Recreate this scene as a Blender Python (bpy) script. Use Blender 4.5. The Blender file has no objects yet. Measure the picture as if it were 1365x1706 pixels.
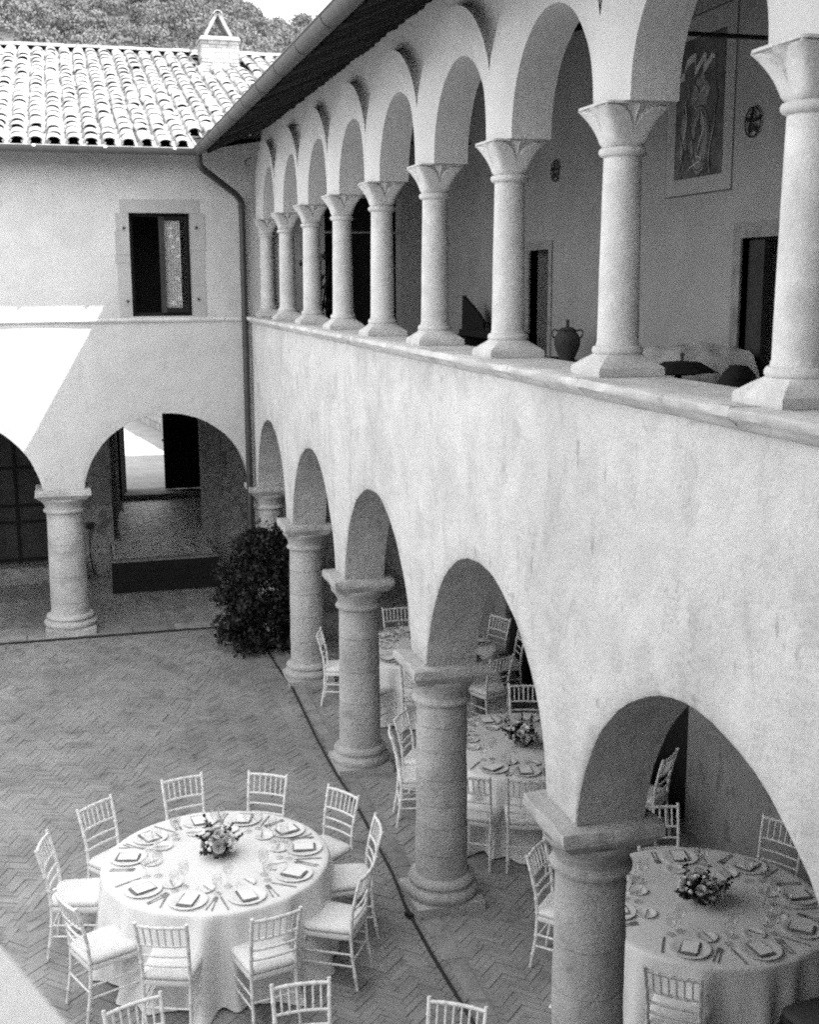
import bpy, math, random
import numpy as np
from mathutils import Vector, Matrix, noise
random.seed(7); rng = np.random.default_rng(11)
S = bpy.context.scene; COL = S.collection
PI = math.pi

# ------------------------------------------------------------------ camera, sky, sun, exposure
CAM = Vector((-2.634, 0.0, 5.246))
PITCH, YAW, ROLL, FPX = math.radians(10.75), math.radians(15.46), math.radians(-0.27), 2025.0
fw = Vector((math.sin(YAW)*math.cos(PITCH), math.cos(YAW)*math.cos(PITCH), -math.sin(PITCH)))
rt0 = Vector((math.cos(YAW), -math.sin(YAW), 0)); up0 = rt0.cross(fw)
rt = rt0*math.cos(ROLL) + up0*math.sin(ROLL); up = up0*math.cos(ROLL) - rt0*math.sin(ROLL)
cd = bpy.data.cameras.new('camera'); cam = bpy.data.objects.new('camera', cd); COL.objects.link(cam)
M = Matrix((rt, up, -fw)).transposed().to_4x4(); M.translation = CAM; cam.matrix_world = M
cd.sensor_fit = 'VERTICAL'; cd.sensor_height = 36.0; cd.lens = FPX/1706*36
cd.clip_start = 0.05; cd.clip_end = 2000
cd.dof.use_dof = True; cd.dof.focus_distance = 12.0; cd.dof.aperture_fstop = 5.6
S.camera = cam

SUN = Vector((0.594, -0.385, 1.0)).normalized()
w = bpy.data.worlds.new('World'); S.world = w; w.use_nodes = True
nt = w.node_tree; nt.nodes.clear()
sky = nt.nodes.new('ShaderNodeTexSky'); sky.sky_type = 'NISHITA'; sky.sun_disc = False
sky.sun_elevation = math.asin(SUN.z); sky.sun_rotation = math.atan2(SUN.x, SUN.y)
sky.air_density = 2.5; sky.dust_density = 1.0
bw = nt.nodes.new('ShaderNodeRGBToBW'); bg = nt.nodes.new('ShaderNodeBackground'); bg.inputs[1].default_value = 0.15
out = nt.nodes.new('ShaderNodeOutputWorld')
nt.links.new(sky.outputs[0], bw.inputs[0]); nt.links.new(bw.outputs[0], bg.inputs[0]); nt.links.new(bg.outputs[0], out.inputs[0])
ld = bpy.data.lights.new('sun', 'SUN'); ld.energy = 2.6; ld.angle = math.radians(0.5); ld.color = (1, 1, 1)
lo = bpy.data.objects.new('sun', ld); COL.objects.link(lo); lo.rotation_euler = SUN.to_track_quat('Z', 'Y').to_euler(); lo.location = (20, -10, 40)
S.view_settings.view_transform = 'Standard'; S.view_settings.look = 'None'; S.view_settings.gamma = 1
S.view_settings.use_curve_mapping = False; S.view_settings.exposure = 2.45
S.cycles.max_bounces = 8; S.cycles.diffuse_bounces = 5; S.cycles.transparent_max_bounces = 16
S.cycles.use_denoising = False; S.cycles.use_adaptive_sampling = False; S.cycles.filter_width = 2.1; S.cycles.sample_clamp_indirect = 4.0; S.cycles.caustics_reflective = False; S.cycles.caustics_refractive = False

# ------------------------------------------------------------------ materials (black and white photograph: every colour is a grey)
def mat(name, lo_, hi_, scale=3.0, rough=0.9, bump=0.3, bscale=25.0, detail=6, spots=None, island=0.0, stretch=None,
        metallic=0.0, fine=0.0, spec=0.3, bdist=0.02, rand=0.0, crack=0.0, bump2=0.0):
    m = bpy.data.materials.new(name); m.use_nodes = True; t = m.node_tree; n = t.nodes; L = t.links
    b = n['Principled BSDF']; b.inputs['Roughness'].default_value = rough; b.inputs['Metallic'].default_value = metallic
    b.inputs['Specular IOR Level'].default_value = spec
    g = n.new('ShaderNodeNewGeometry')
    src = g.outputs['Position']
    a = n.new('ShaderNodeTexNoise'); a.inputs['Scale'].default_value = scale; a.inputs['Detail'].default_value = detail; a.inputs['Roughness'].default_value = 0.65
    L.new(src, a.inputs['Vector'])
    r = n.new('ShaderNodeMapRange'); r.inputs[1].default_value = 0.3; r.inputs[2].default_value = 0.7; r.inputs[3].default_value = lo_; r.inputs[4].default_value = hi_
    L.new(a.outputs['Fac'], r.inputs[0]); v = r.outputs[0]
    def math_(op, x, y):
        q = n.new('ShaderNodeMath'); q.operation = op
        for i, s in enumerate((x, y)):
            if isinstance(s, (int, float)): q.inputs[i].default_value = s
            else: L.new(s, q.inputs[i])
        return q.outputs[0]
    if fine:
        f = n.new('ShaderNodeTexNoise'); f.inputs['Scale'].default_value = 90; f.inputs['Detail'].default_value = 3; L.new(src, f.inputs['Vector'])
        v = math_('MULTIPLY', v, math_('ADD', 1-fine*0.5, math_('MULTIPLY', f.outputs['Fac'], fine)))
    if island:
        v = math_('MULTIPLY', v, math_('ADD', 1-island, math_('MULTIPLY', g.outputs['Random Per Island'], 2*island)))
    if rand:
        oi = n.new('ShaderNodeObjectInfo')
        v = math_('MULTIPLY', v, math_('ADD', 1-rand, math_('MULTIPLY', oi.outputs['Random'], 2*rand)))
    for sp in (spots or []):      # (scale, vector stretch, threshold, width, darkness)
        sc, st, th, wd, dk = sp
        mp = n.new('ShaderNodeMapping'); mp.inputs['Scale'].default_value = st; L.new(src, mp.inputs['Vector'])
        q = n.new('ShaderNodeTexNoise'); q.inputs['Scale'].default_value = sc; q.inputs['Detail'].default_value = 4; L.new(mp.outputs[0], q.inputs['Vector'])
        k = n.new('ShaderNodeMapRange'); k.inputs[1].default_value = th; k.inputs[2].default_value = th+wd; k.inputs[3].default_value = 1.0; k.inputs[4].default_value = dk
        L.new(q.outputs['Fac'], k.inputs[0]); v = math_('MULTIPLY', v, k.outputs[0])
    if crack:
        q = n.new('ShaderNodeTexNoise'); q.inputs['Scale'].default_value = crack; q.inputs['Detail'].default_value = 5; q.inputs['Roughness'].default_value = .6; L.new(src, q.inputs['Vector'])
        dd = math_('ABSOLUTE', math_('SUBTRACT', q.outputs['Fac'], .5), 0)
        k = n.new('ShaderNodeMapRange'); k.inputs[1].default_value = 0.0; k.inputs[2].default_value = .004; k.inputs[3].default_value = 1.0; k.inputs[4].default_value = 0.0; L.new(dd, k.inputs[0])
        q2 = n.new('ShaderNodeTexNoise'); q2.inputs['Scale'].default_value = .9; q2.inputs['Detail'].default_value = 3; L.new(src, q2.inputs['Vector'])
        k2 = n.new('ShaderNodeMapRange'); k2.inputs[1].default_value = .54; k2.inputs[2].default_value = .62; k2.inputs[3].default_value = 0; k2.inputs[4].default_value = .38; L.new(q2.outputs['Fac'], k2.inputs[0])
        v = math_('MULTIPLY', v, math_('SUBTRACT', 1.0, math_('MULTIPLY', k.outputs[0], k2.outputs[0])))
    c = n.new('ShaderNodeCombineColor')
    for i in range(3): L.new(v, c.inputs[i])
    L.new(c.outputs[0], b.inputs['Base Color'])
    if bump:
        q = n.new('ShaderNodeTexNoise'); q.inputs['Scale'].default_value = bscale; q.inputs['Detail'].default_value = 8; q.inputs['Roughness'].default_value = 0.7
        if stretch:
            mp = n.new('ShaderNodeMapping'); mp.inputs['Scale'].default_value = stretch; L.new(src, mp.inputs['Vector']); L.new(mp.outputs[0], q.inputs['Vector'])
        else: L.new(src, q.inputs['Vector'])
        bp = n.new('ShaderNodeBump'); bp.inputs['Strength'].default_value = bump; bp.inputs['Distance'].default_value = bdist
        hgt = q.outputs['Fac']
        if bump2:
            q3 = n.new('ShaderNodeTexNoise'); q3.inputs['Scale'].default_value = 4.5; q3.inputs['Detail'].default_value = 3; L.new(src, q3.inputs['Vector'])
            hgt = math_('ADD', hgt, math_('MULTIPLY', q3.outputs['Fac'], bump2))
        L.new(hgt, bp.inputs['Height']); L.new(bp.outputs[0], b.inputs['Normal'])
    return m
Mt = {}
Mt['plaster_old'] = mat('plaster_old', .47, .61, 2.0, .95, .6, 26, fine=.30, bdist=.03, crack=1.3, bump2=2.5, spots=[(.7, (1, 1, .8), .50, .16, .88), (3, (1, 1, .14), .62, .10, .95), (70, (1, 1, .6), .60, .06, .84), (3.2, (1, 1, .8), .57, .06, .90), (5, (1, 1, .3), .63, .08, .86), (40, (1, 1, .35), .66, .05, .8), 
    (9, (1, 1, .45), .66, .05, .70), (26, (1, 1, .5), .69, .05, .72), (2.2, (1, 1, .6), .60, .2, .86)])
Mt['plaster_smooth'] = mat('plaster_smooth', .42, .51, 1.6, .95, .4, 22, fine=.28, crack=1.1, bump2=1.5, spots=[(70, (1, 1, .7), .61, .06, .86), (14, (1, 1, .6), .70, .03, .7), (1.4, (1, 1, .5), .54, .2, .88), (5, (1, 1, .5), .62, .08, .9)])
Mt['surround'] = mat('surround', .31, .37, 3, .95, .4, 25, fine=.2, spots=[(10, (1, 1, .7), .62, .06, .8)])
Mt['plaster_upper'] = mat('plaster_upper', .49, .58, 2.0, .95, .3, 18, fine=.25, bump2=1.2, spots=[(12, (1, 1, .6), .72, .04, .8)])
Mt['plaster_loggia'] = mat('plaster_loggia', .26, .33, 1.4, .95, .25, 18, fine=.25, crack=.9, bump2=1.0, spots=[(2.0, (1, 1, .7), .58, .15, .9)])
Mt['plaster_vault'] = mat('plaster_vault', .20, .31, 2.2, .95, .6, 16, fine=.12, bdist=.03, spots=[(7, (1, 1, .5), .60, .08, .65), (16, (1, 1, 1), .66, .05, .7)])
Mt['intrados'] = mat('intrados', .36, .54, 3.0, .95, 1.0, 13, fine=.4, bdist=.04, spots=[(11, (1, 1, .7), .66, .05, .65)])
Mt['stone'] = mat('stone', .46, .62, 7, .85, .4, 40, fine=.35, crack=2.2, spots=[(3, (1, 1, .5), .55, .15, .86), (12, (1, 1, .6), .68, .06, .82)], rand=.05)
Mt['stone_ledge'] = mat('stone_ledge', .42, .62, 5, .9, .5, 30, fine=.12, spots=[(8, (1, 1, 1), .62, .08, .72)], rand=.07)
Mt['stone_column'] = mat('stone_column', .34, .50, 3, .92, .8, 28, fine=.35, bdist=.03, crack=2.0, spots=[(4, (1, 1, 1.3), .56, .16, .82), (14, (1, 1, .8), .64, .06, .75), (34, (1, 1, 1), .68, .04, .6)], rand=.05)
Mt['stone_rough'] = mat('stone_rough', .17, .32, 3, .95, .8, 14, fine=.2, bdist=.05, spots=[(5, (1, 1, 1.4), .58, .08, .6)], rand=.25)
Mt['stone_kerb'] = mat('stone_kerb', .18, .28, 5, .92, .6, 25, fine=.3, rand=.18, spots=[(6, (1, 1, 1), .56, .1, .72)])
Mt['stone_white'] = mat('stone_white', .22, .36, 6, .95, .7, 20, fine=.2, bdist=.03, rand=.2)
Mt['brick'] = mat('brick', .205, .33, 1.1, .5, .6, 45, fine=.4, island=.10, rand=.10, spec=.5, spots=[(3.0, (1, 1, 1), .56, .12, .74), (.5, (1, 1, 1), .5, .2, .85), (18, (1, 1, 1), .66, .05, .6)])
Mt['mortar'] = mat('mortar', .19, .27, 4, .95, .3, 40)
Mt['outer_paving'] = mat('outer_paving', .22, .34, 2.5, .95, .6, 8, fine=.2)
Mt['tile'] = mat('tile', .23, .38, 6, .9, .5, 30, fine=.35, island=.24, rand=.26, spots=[(10, (1, 1, 1), .62, .06, .55)])
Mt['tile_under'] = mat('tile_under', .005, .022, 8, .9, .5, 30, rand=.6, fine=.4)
Mt['gutter'] = mat('gutter', .075, .11, 5, .55, .1, 20, metallic=.3)
Mt['pipe'] = mat('pipe', .045, .07, 6, .5, .1, 20, metallic=.3)
Mt['iron'] = mat('iron', .012, .02, 12, .6, .1, 40)
Mt['wood_dark'] = mat('wood_dark', .022, .045, 6, .8, .4, 18, stretch=(6, 6, .6), fine=.2, island=.25)
Mt['wood_black'] = mat('wood_black', .006, .012, 6, .85, .2, 18)
Mt['wood_door'] = mat('wood_door', .03, .055, 5, .8, .4, 18, stretch=(8, 8, .5), fine=.2, rand=.25)
Mt['white_paint'] = mat('white_paint', .64, .74, 12, .45, .04, 40, spec=.5)
Mt['cushion'] = mat('cushion', .66, .74, 6, .95, .3, 90, fine=.12)
Mt['cushion_shaded'] = mat('cushion_shaded', .07, .10, 10, .95, .12, 120)  # white cushion with the shade put into its colour
Mt['cloth'] = mat('cloth', .68, .75, 5, .95, .10, 160)
Mt['china'] = mat('china', .74, .80, 5, .25, 0, spec=.5)
Mt['napkin'] = mat('napkin', .15, .20, 10, .95, .2, 150)
Mt['card'] = mat('card', .78, .82, 10, .9, 0)
Mt['steel'] = mat('steel', .30, .40, 10, .4, 0, metallic=.6)
Mt['rose'] = mat('rose', .60, .80, 14, .8, .1, 60, rand=.28)
Mt['leaf'] = mat('leaf', .010, .03, 9, .55, .1, 40, island=.45, spec=.4)
Mt['leaf_bush'] = mat('leaf_bush', .006, .014, 5, .5, .1, 40, island=.5, spec=.3)
Mt['leaf_hill'] = mat('leaf_hill', .075, .14, .30, .9, 0, island=.18, spec=.1)
Mt['soil'] = mat('soil', .04, .08, .2, .95, .3, 2)
Mt['terracotta_dark'] = mat('terracotta_dark', .045, .075, 8, .75, .3, 30)
Mt['sheet'] = mat('sheet', .46, .54, 5, .95, .1, 100)
Mt['fresco_border'] = mat('fresco_border', .29, .36, 4, .95, .1, 20, spots=[(14, (1, 1, 1), .64, .05, .7)])
Mt['fresco_field'] = mat('fresco_field', .045, .15, 6, .95, .1, 20, spots=[(9, (1, 1, 1), .52, .2, .6)])
Mt['fresco_pale'] = mat('fresco_pale', .15, .27, 9, .95, .1, 20, spots=[(12, (1, 1, 1), .56, .1, .65)])
Mt['fresco_ribbon'] = mat('fresco_ribbon', .40, .46, 8, .95, .1, 20)
Mt['fresco_line'] = mat('fresco_line', .07, .10, 8, .95, 0)
Mt['lace'] = mat('lace', .34, .5, 30, .95, .1, 60, stretch=(30, 30, 1))
Mt['lace_white'] = mat('lace_white', .78, .84, 10, .95, 0)
def glass_mat(name, tint, ior, keep):
    m = bpy.data.materials.new(name); m.use_nodes = True; t = m.node_tree; t.nodes.clear()
    o = t.nodes.new('ShaderNodeOutputMaterial'); mx = t.nodes.new('ShaderNodeMixShader')
    tr = t.nodes.new('ShaderNodeBsdfTransparent'); tr.inputs[0].default_value = (tint, tint, tint, 1)
    gl = t.nodes.new('ShaderNodeBsdfGlossy'); gl.inputs['Roughness'].default_value = .04
    fr = t.nodes.new('ShaderNodeLayerWeight'); fr.inputs[0].default_value = .5
    pw = t.nodes.new('ShaderNodeMath'); pw.operation = 'POWER'; pw.inputs[1].default_value = 3.0; t.links.new(fr.outputs['Facing'], pw.inputs[0])
    ad = t.nodes.new('ShaderNodeMath'); ad.operation = 'MULTIPLY_ADD'; ad.inputs[1].default_value = .5; ad.inputs[2].default_value = keep
    t.links.new(pw.outputs[0], ad.inputs[0]); t.links.new(ad.outputs[0], mx.inputs[0])
    t.links.new(tr.outputs[0], mx.inputs[1]); t.links.new(gl.outputs[0], mx.inputs[2]); t.links.new(mx.outputs[0], o.inputs[0])
    return m
Mt['glass'] = glass_mat('glass', .965, 1.5, .055)
Mt['window_glass'] = glass_mat('window_glass', .92, 1.5, .02)

# ------------------------------------------------------------------ builders
class MB:
    def __init__(s): s.v = []; s.f = []
    def add(s, vs, fs):
        o = len(s.v); s.v += [tuple(p) for p in vs]; s.f += [tuple(i+o for i in f) for f in fs]; return s
    def box(s, x0, x1, y0, y1, z0, z1):
        return s.add([(x0,y0,z0),(x1,y0,z0),(x1,y1,z0),(x0,y1,z0),(x0,y0,z1),(x1,y0,z1),(x1,y1,z1),(x0,y1,z1)],
                     [(0,3,2,1),(4,5,6,7),(0,1,5,4),(1,2,6,5),(2,3,7,6),(3,0,4,7)])
    def cbox(s, c, size, rot=None):
        hx, hy, hz = [q/2 for q in size]; R = rot or Matrix.Identity(3); c = Vector(c)
        vs = [c + R @ Vector(p) for p in [(-hx,-hy,-hz),(hx,-hy,-hz),(hx,hy,-hz),(-hx,hy,-hz),(-hx,-hy,hz),(hx,-hy,hz),(hx,hy,hz),(-hx,hy,hz)]]
        return s.add(vs, [(0,3,2,1),(4,5,6,7),(0,1,5,4),(1,2,6,5),(2,3,7,6),(3,0,4,7)])
    def lathe(s, prof, n=24, c=(0,0,0), jit=0.0, cap=True):
        vs = []; fs = []
        for (r, z) in prof:
            for k in range(n):
                a = 2*PI*k/n; rr = r
                if jit: rr += jit*noise.noise(Vector((c[0]+3*math.cos(a), c[1]+3*math.sin(a), (c[2]+z)*4)))
                vs.append((c[0]+rr*math.cos(a), c[1]+rr*math.sin(a), c[2]+z))
        m = len(prof)
        for i in range(m-1):
            for k in range(n):
                k2 = (k+1) % n; fs.append((i*n+k, i*n+k2, (i+1)*n+k2, (i+1)*n+k))
        if cap: fs.append(tuple(range(n-1, -1, -1))); fs.append(tuple((m-1)*n+k for k in range(n)))
        return s.add(vs, fs)
    def tube(s, pts, rad, n=8, cap=True):
        pts = [Vector(p) for p in pts]; vs = []; fs = []
        rads = rad if isinstance(rad, (list, tuple)) else [rad]*len(pts)
        ref = None
        for i, p in enumerate(pts):
            d = (pts[min(i+1, len(pts)-1)] - pts[max(i-1, 0)]).normalized()
            if ref is None: ref = Vector((0,0,1)) if abs(d.z) < .9 else Vector((0,1,0))
            u = d.cross(ref); u = u.normalized() if u.length > 1e-6 else d.orthogonal().normalized(); v = d.cross(u).normalized(); ref = -v if False else ref
            for k in range(n):
                a = 2*PI*k/n; vs.append(p + (u*math.cos(a) + v*math.sin(a))*rads[i])
        for i in range(len(pts)-1):
            for k in range(n):
                k2 = (k+1) % n; fs.append((i*n+k, (i+1)*n+k, (i+1)*n+k2, i*n+k2))
        if cap: fs.append(tuple(range(n))); fs.append(tuple((len(pts)-1)*n+k for k in range(n-1, -1, -1)))
        return s.add(vs, fs)
    def grid(s, P):     # P[i][j] points
        ni, nj = len(P), len(P[0]); return s.add([p for r in P for p in r],
            [(i*nj+j, (i+1)*nj+j, (i+1)*nj+j+1, i*nj+j+1) for i in range(ni-1) for j in range(nj-1)])
    def mesh(s, name, m, smooth=None):
        me = bpy.data.meshes.new(name); me.from_pydata(s.v, [], s.f); me.materials.append(Mt[m])
        if smooth is not None:
            me.polygons.foreach_set('use_smooth', [True]*len(me.polygons))
            me.set_sharp_from_angle(angle=math.radians(smooth))
        me.update(); return me
    def build(s, name, m, parent=None, smooth=None): return link(name, s.mesh(name, m, smooth), parent)
def link(name, me, parent=None):
    o = bpy.data.objects.new(name, me); COL.objects.link(o)
    if parent: o.parent = parent
    return o
def quads_mesh(name, V, m, smooth=False):       # V: (n,4,3) numpy quads
    n = len(V); me = bpy.data.meshes.new(name); me.vertices.add(n*4); me.vertices.foreach_set('co', V.reshape(-1).astype(np.float32))
    me.loops.add(n*4); me.loops.foreach_set('vertex_index', np.arange(n*4, dtype=np.int32))
    me.polygons.add(n); me.polygons.foreach_set('loop_start', np.arange(0, n*4, 4, dtype=np.int32))
    me.update(calc_edges=True); me.materials.append(Mt[m]); return me
def tag(o, label=None, cat=None, group=None, kind=None):
    if label: o['label'] = label
    if cat: o['category'] = cat
    if group: o['group'] = group
    if kind: o['kind'] = kind
    return o
def empty(name, loc=(0,0,0), rz=0, parent=None):
    o = bpy.data.objects.new(name, None); COL.objects.link(o); o.location = loc; o.rotation_euler = (0,0,rz); o.empty_display_size = .1
    if parent: o.parent = parent
    return o
def thing(name, label, cat, loc=(0,0,0), rz=0, group=None): return tag(empty(name, loc, rz), label, cat, group)
def copy_tree(o, parent=None):
    c = o.copy(); COL.objects.link(c)
    if parent: c.parent = parent
    for ch in list(o.children): copy_tree(ch, c)
    return c
def proj(p):
    d = Vector(p)-CAM; z = d.dot(fw); return 682.5+FPX*d.dot(rt)/z, 853-FPX*d.dot(up)/z, z
def nz(x, y, z=0, s=1.0): return noise.noise(Vector((x*s, y*s, z*s)))
def walls(mb, axis, a0, a1, u0, u1, z0, z1, holes):
    """a wall slab between a0 and a1 across, u along, with rectangular holes (ua, ub, za, zb)"""
    us = sorted({u0, u1, *[h[0] for h in holes], *[h[1] for h in holes]})
    for i in range(len(us)-1):
        ua, ub = us[i], us[i+1]; hs = sorted([(h[2], h[3]) for h in holes if h[0] <= ua+1e-6 and h[1] >= ub-1e-6]); z = z0
        segs = []
        for (ha, hb) in hs:
            if ha > z+1e-6: segs.append((z, ha))
            z = hb
        if z < z1-1e-6: segs.append((z, z1))
        for (za, zb) in segs:
            if axis == 'x': mb.box(a0, a1, ua, ub, za, zb)
            else: mb.box(ua, ub, a0, a1, za, zb)

YF = 18.42        # far facade plane
XB = 2.9          # back wall of the right wing's arcade and loggia
LY = [18.477-3.062*i for i in range(6)]      # lower column lines
UY = [18.373-1.744*i for i in range(10)]     # upper column lines
XC = 0.207; XU = 0.26

# ------------------------------------------------------------------ ground
g = MB().add([(-900,-900,-.03),(900,-900,-.03),(900,1500,-.03),(-900,1500,-.03)], [(0,1,2,3)]).build('ground', 'mortar'); tag(g, kind='structure')
pav = empty('paving', (0,0,0)); tag(pav, kind='structure')
MB().add([(-17.5,-2,-.007),(2.95,-2,-.007),(2.95,22.3,-.007),(-17.5,22.3,-.007)], [(0,1,2,3)]).build('mortar_bed', 'mortar', pav)
W_, K_ = .0600, 4
Ldir = Vector((-.36, -.933, 0)); Lorg = Vector((-.38, 17.6, 0)); Lnor = Vector((.933, -.36, 0))
def herring(x0, x1, y0, y1, ang, test, zb=0.0):
    ca, sa = math.cos(ang), math.sin(ang); out = []
    cx, cy = (x0+x1)/2, (y0+y1)/2; R = math.hypot(x1-x0, y1-y0)/2 + .6
    N = int(R/W_)+2
    for n in range(-int(N/K_)-1, int(N/K_)+2):
        for m in range(-N, N+1):
            for kind in (0, 1):
                bx, by = m+n*K_, m-n*K_
                if kind == 0: px, py, lx, ly = bx+K_/2, by+.5, K_, 1
                else: px, py, lx, ly = bx+K_+.5, by+1-K_/2, 1, K_
                X, Y = cx+W_*(px*ca-py*sa), cy+W_*(px*sa+py*ca)
                if x0 <= X <= x1 and y0 <= Y <= y1 and test(X, Y): out.append((X, Y, ang if kind == 0 else ang+PI/2, zb))
    return out
def side(X, Y): return (Vector((X, Y, 0))-Lorg).dot(Lnor)
bricks = herring(-5.0, -.085, 5.6, 18.2, PI/4, lambda X, Y: side(X, Y) > .10)
bricks += herring(-5.0, -.085, 5.6, 18.2, PI/4+.42, lambda X, Y: side(X, Y) < -.10)
bricks += herring(.115, 2.9, 5.6, 18.3, PI/4, lambda X, Y: True)
bricks += herring(-5.2, 2.9, 18.62, 22.3, PI/4, lambda X, Y: True)
for i in range(100):       # the straight brick band that splits the court
    for s_ in (-.060, 0, .060):
        p = Lorg + Ldir*(i*.242 + (.12 if s_ == 0 else 0)) + Lnor*s_
        if p.y < 18.2 and p.x > -5: bricks.append((p.x, p.y, math.atan2(Ldir.y, Ldir.x), 0.0))
bl, bwid = K_*W_-.005, W_-.0045
def seen(b):
    x, y, z = proj((b[0], b[1], 0))
    if not (5 < x < 1360 and 5 < y < 1701): return None
    if math.hypot(b[0]+1.76, b[1]-9.08) < 1.12: return None
    if b[0] > -.2: return None
    return z
rank = sorted([(seen(b), i) for i, b in enumerate(bricks) if seen(b)])[:296]
single = {i for _, i in rank}
me_b = MB().cbox((0,0,-.03), (bl, bwid, .06)).mesh('brick', 'brick')
mb = MB()
for i, (X, Y, a, zb) in enumerate(bricks):
    dz = random.gauss(0, .0026)+.005*nz(X*.7, Y*.7, 5); tx, ty = random.gauss(0, .012), random.gauss(0, .006); da = random.gauss(0, .012)
    if i in single:
        o = link('brick', me_b, pav); o.location = (X, Y, dz+zb); o.rotation_euler = (tx, ty, a+da)
    else:
        R = Matrix.Rotation(a+da, 3, 'Z') @ Matrix.Rotation(tx, 3, 'X')
        c = Vector((X, Y, dz+zb)) - R @ Vector((0, 0, .02))
        hx, hy, hz = bl/2, bwid/2, .02
        vs = [c + R @ Vector(p) for p in [(-hx,-hy,-hz),(hx,-hy,-hz),(hx,hy,-hz),(-hx,hy,-hz),(-hx,-hy,hz),(hx,-hy,hz),(hx,hy,hz),(-hx,hy,hz)]]
        mb.add(vs, [(4,5,6,7),(0,1,5,4),(1,2,6,5),(2,3,7,6),(3,0,4,7)])
o = mb.build('brickwork', 'brick', pav); tag(o, kind='stuff')
# edging stones between the columns
def stone_block(x0, x1, y0, y1, z0, z1, amp=.006, n=3):
    q = MB(); nx = max(2, n); ny = max(2, n+1); seed = random.random()*50
    P = []
    for i in range(nx+1):
        row = []
        for j in range(ny+1):
            x = x0+(x1-x0)*i/nx; y = y0+(y1-y0)*j/ny
            e = .5 if i in (0, nx) or j in (0, ny) else 0
            row.append((x+amp*nz(x*9+seed, y*7), y+amp*nz(x*7, y*9+seed), z1 - e*amp + amp*nz(x*6+seed, y*6+seed)))
        P.append(row)
    q.grid(P)
    edge = [(i, 0) for i in range(nx+1)] + [(nx, j) for j in range(1, ny+1)] + [(i, ny) for i in range(nx-1, -1, -1)] + [(0, j) for j in range(ny-1, 0, -1)]
    top = [P[i][j] for i, j in edge]; bot = [(p[0], p[1], z0) for p in top]; m = len(edge)
    q.add(top+bot, [(k, k+m, (k+1) % m+m, (k+1) % m) for k in range(m)])
    return q
y = 5.5
while y < 18.2:
    l = random.uniform(.55, 1.05); stone_block(-.055+random.uniform(-.012, .012), .085+random.uniform(-.015, .015), y+.006, min(y+l, 18.25)-.008, -.02, .010+random.uniform(-.003, .004)).build('kerb_stone', 'stone_kerb', pav, 30); y += l
x = -5.2
while x < -.2:
    l = random.uniform(.6, 1.1); stone_block(x+.008, min(x+l, -.15)-.008, 18.27, 18.60, -.02, .03+random.uniform(-.003, .004)).build('kerb_stone', 'stone_kerb', pav, 30); x += l

# ------------------------------------------------------------------ right wing
rw = thing('cloister_wing', 'white plastered wing on the right with arcade below and columned loggia above', 'building')
def arch_wall(mb_face, mb_in, us, u_end0, u_end1, zc, r, zs, ztop, thick, emit, emit_in, nseg=30, rows=7, jit=.012):
    """us: column lines in increasing order; face grid and soffit"""
    cols = []
    us = sorted(us)
    def archpts(c):
        a0 = math.asin((zs-zc)/r); pts = []
        for k in range(nseg+1):
            a = PI-a0 - (PI-2*a0)*k/nseg
            rr = r + jit*(nz(c*3.1+7*math.cos(a), 4*math.sin(a)) + .5*nz(c*5+19*math.cos(a), 17*math.sin(a)))
            if 0 < k < nseg: pass
            else: rr = r
            pts.append((c+rr*math.cos(a), zc+rr*math.sin(a)))
        return pts
    strips = []
    cur = u_end0
    for i in range(len(us)-1):
        c = (us[i]+us[i+1])/2; pts = archpts(c)
        strips.append(('solid', cur, pts[0][0])); strips.append(('arch', pts)); cur = pts[-1][0]
    strips.append(('solid', cur, u_end1))
    for st in strips:
        if st[0] == 'solid':
            _, a, b = st
            if b-a < 1e-4: continue
            n = max(2, int((b-a)/.12)); low = [(a+(b-a)*k/n, zs) for k in range(n+1)]
        else: low = st[1]
        P = []
        df = lambda u, z, e: .010*nz(u*1.1, z*1.1, 3.3)+.004*nz(u*4, z*4, 9)+e
        for (u, z) in low:
            row = []
            for q in range(rows+1):
                zz = z+(ztop-z)*q/rows; row.append(emit(u, zz, df(u, zz, ARR if q == 0 else 0)))
            row.insert(1, emit(u, z+(.022), df(u, z, .2*ARR)))
            P.append(row)
        mb_face.grid(P)
        if st[0] == 'arch':
            Q = []
            for (u, z) in low:
                row = [emit(u, z, df(u, z, ARR))]
                for q in range(1, 7):
                    t = q/6; row.append(emit_in(u, z+jit*.9*nz(u*4+3, z*4, t*3), ARR*(1-t)+thick*t))
                Q.append(row[::-1])
            mb_in.grid(Q)
        else:
            mb_face.grid([[emit(u, zs, df(u, zs, ARR)), emit_in(u, zs, thick)] for u, _ in low])
ARR = .014
TH = .44
fa, fi = MB(), MB()
arch_wall(fa, fi, LY, 3.3, 18.60, 2.0, 1.33, 2.17, 4.66, TH, lambda u, z, d: (d, u, z), lambda u, z, d: (d, u, z), rows=10)
fa.build('arcade_wall', 'plaster_old', rw, 60); fi.build('arch_soffit', 'intrados', rw, 60)
# inner face of the lower wall and the solid near end
q = MB(); q2 = MB()
arch_wall(q, q2, LY, 3.3, 18.60, 2.0, 1.33, 2.17, 3.7, .0, lambda u, z, d: (TH, u, z), lambda u, z, d: (TH, u, z), rows=2)
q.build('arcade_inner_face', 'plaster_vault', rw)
MB().box(0.0, .46, -3, 3.34, -.02, 4.66).build('end_pier', 'plaster_old', rw)
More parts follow.
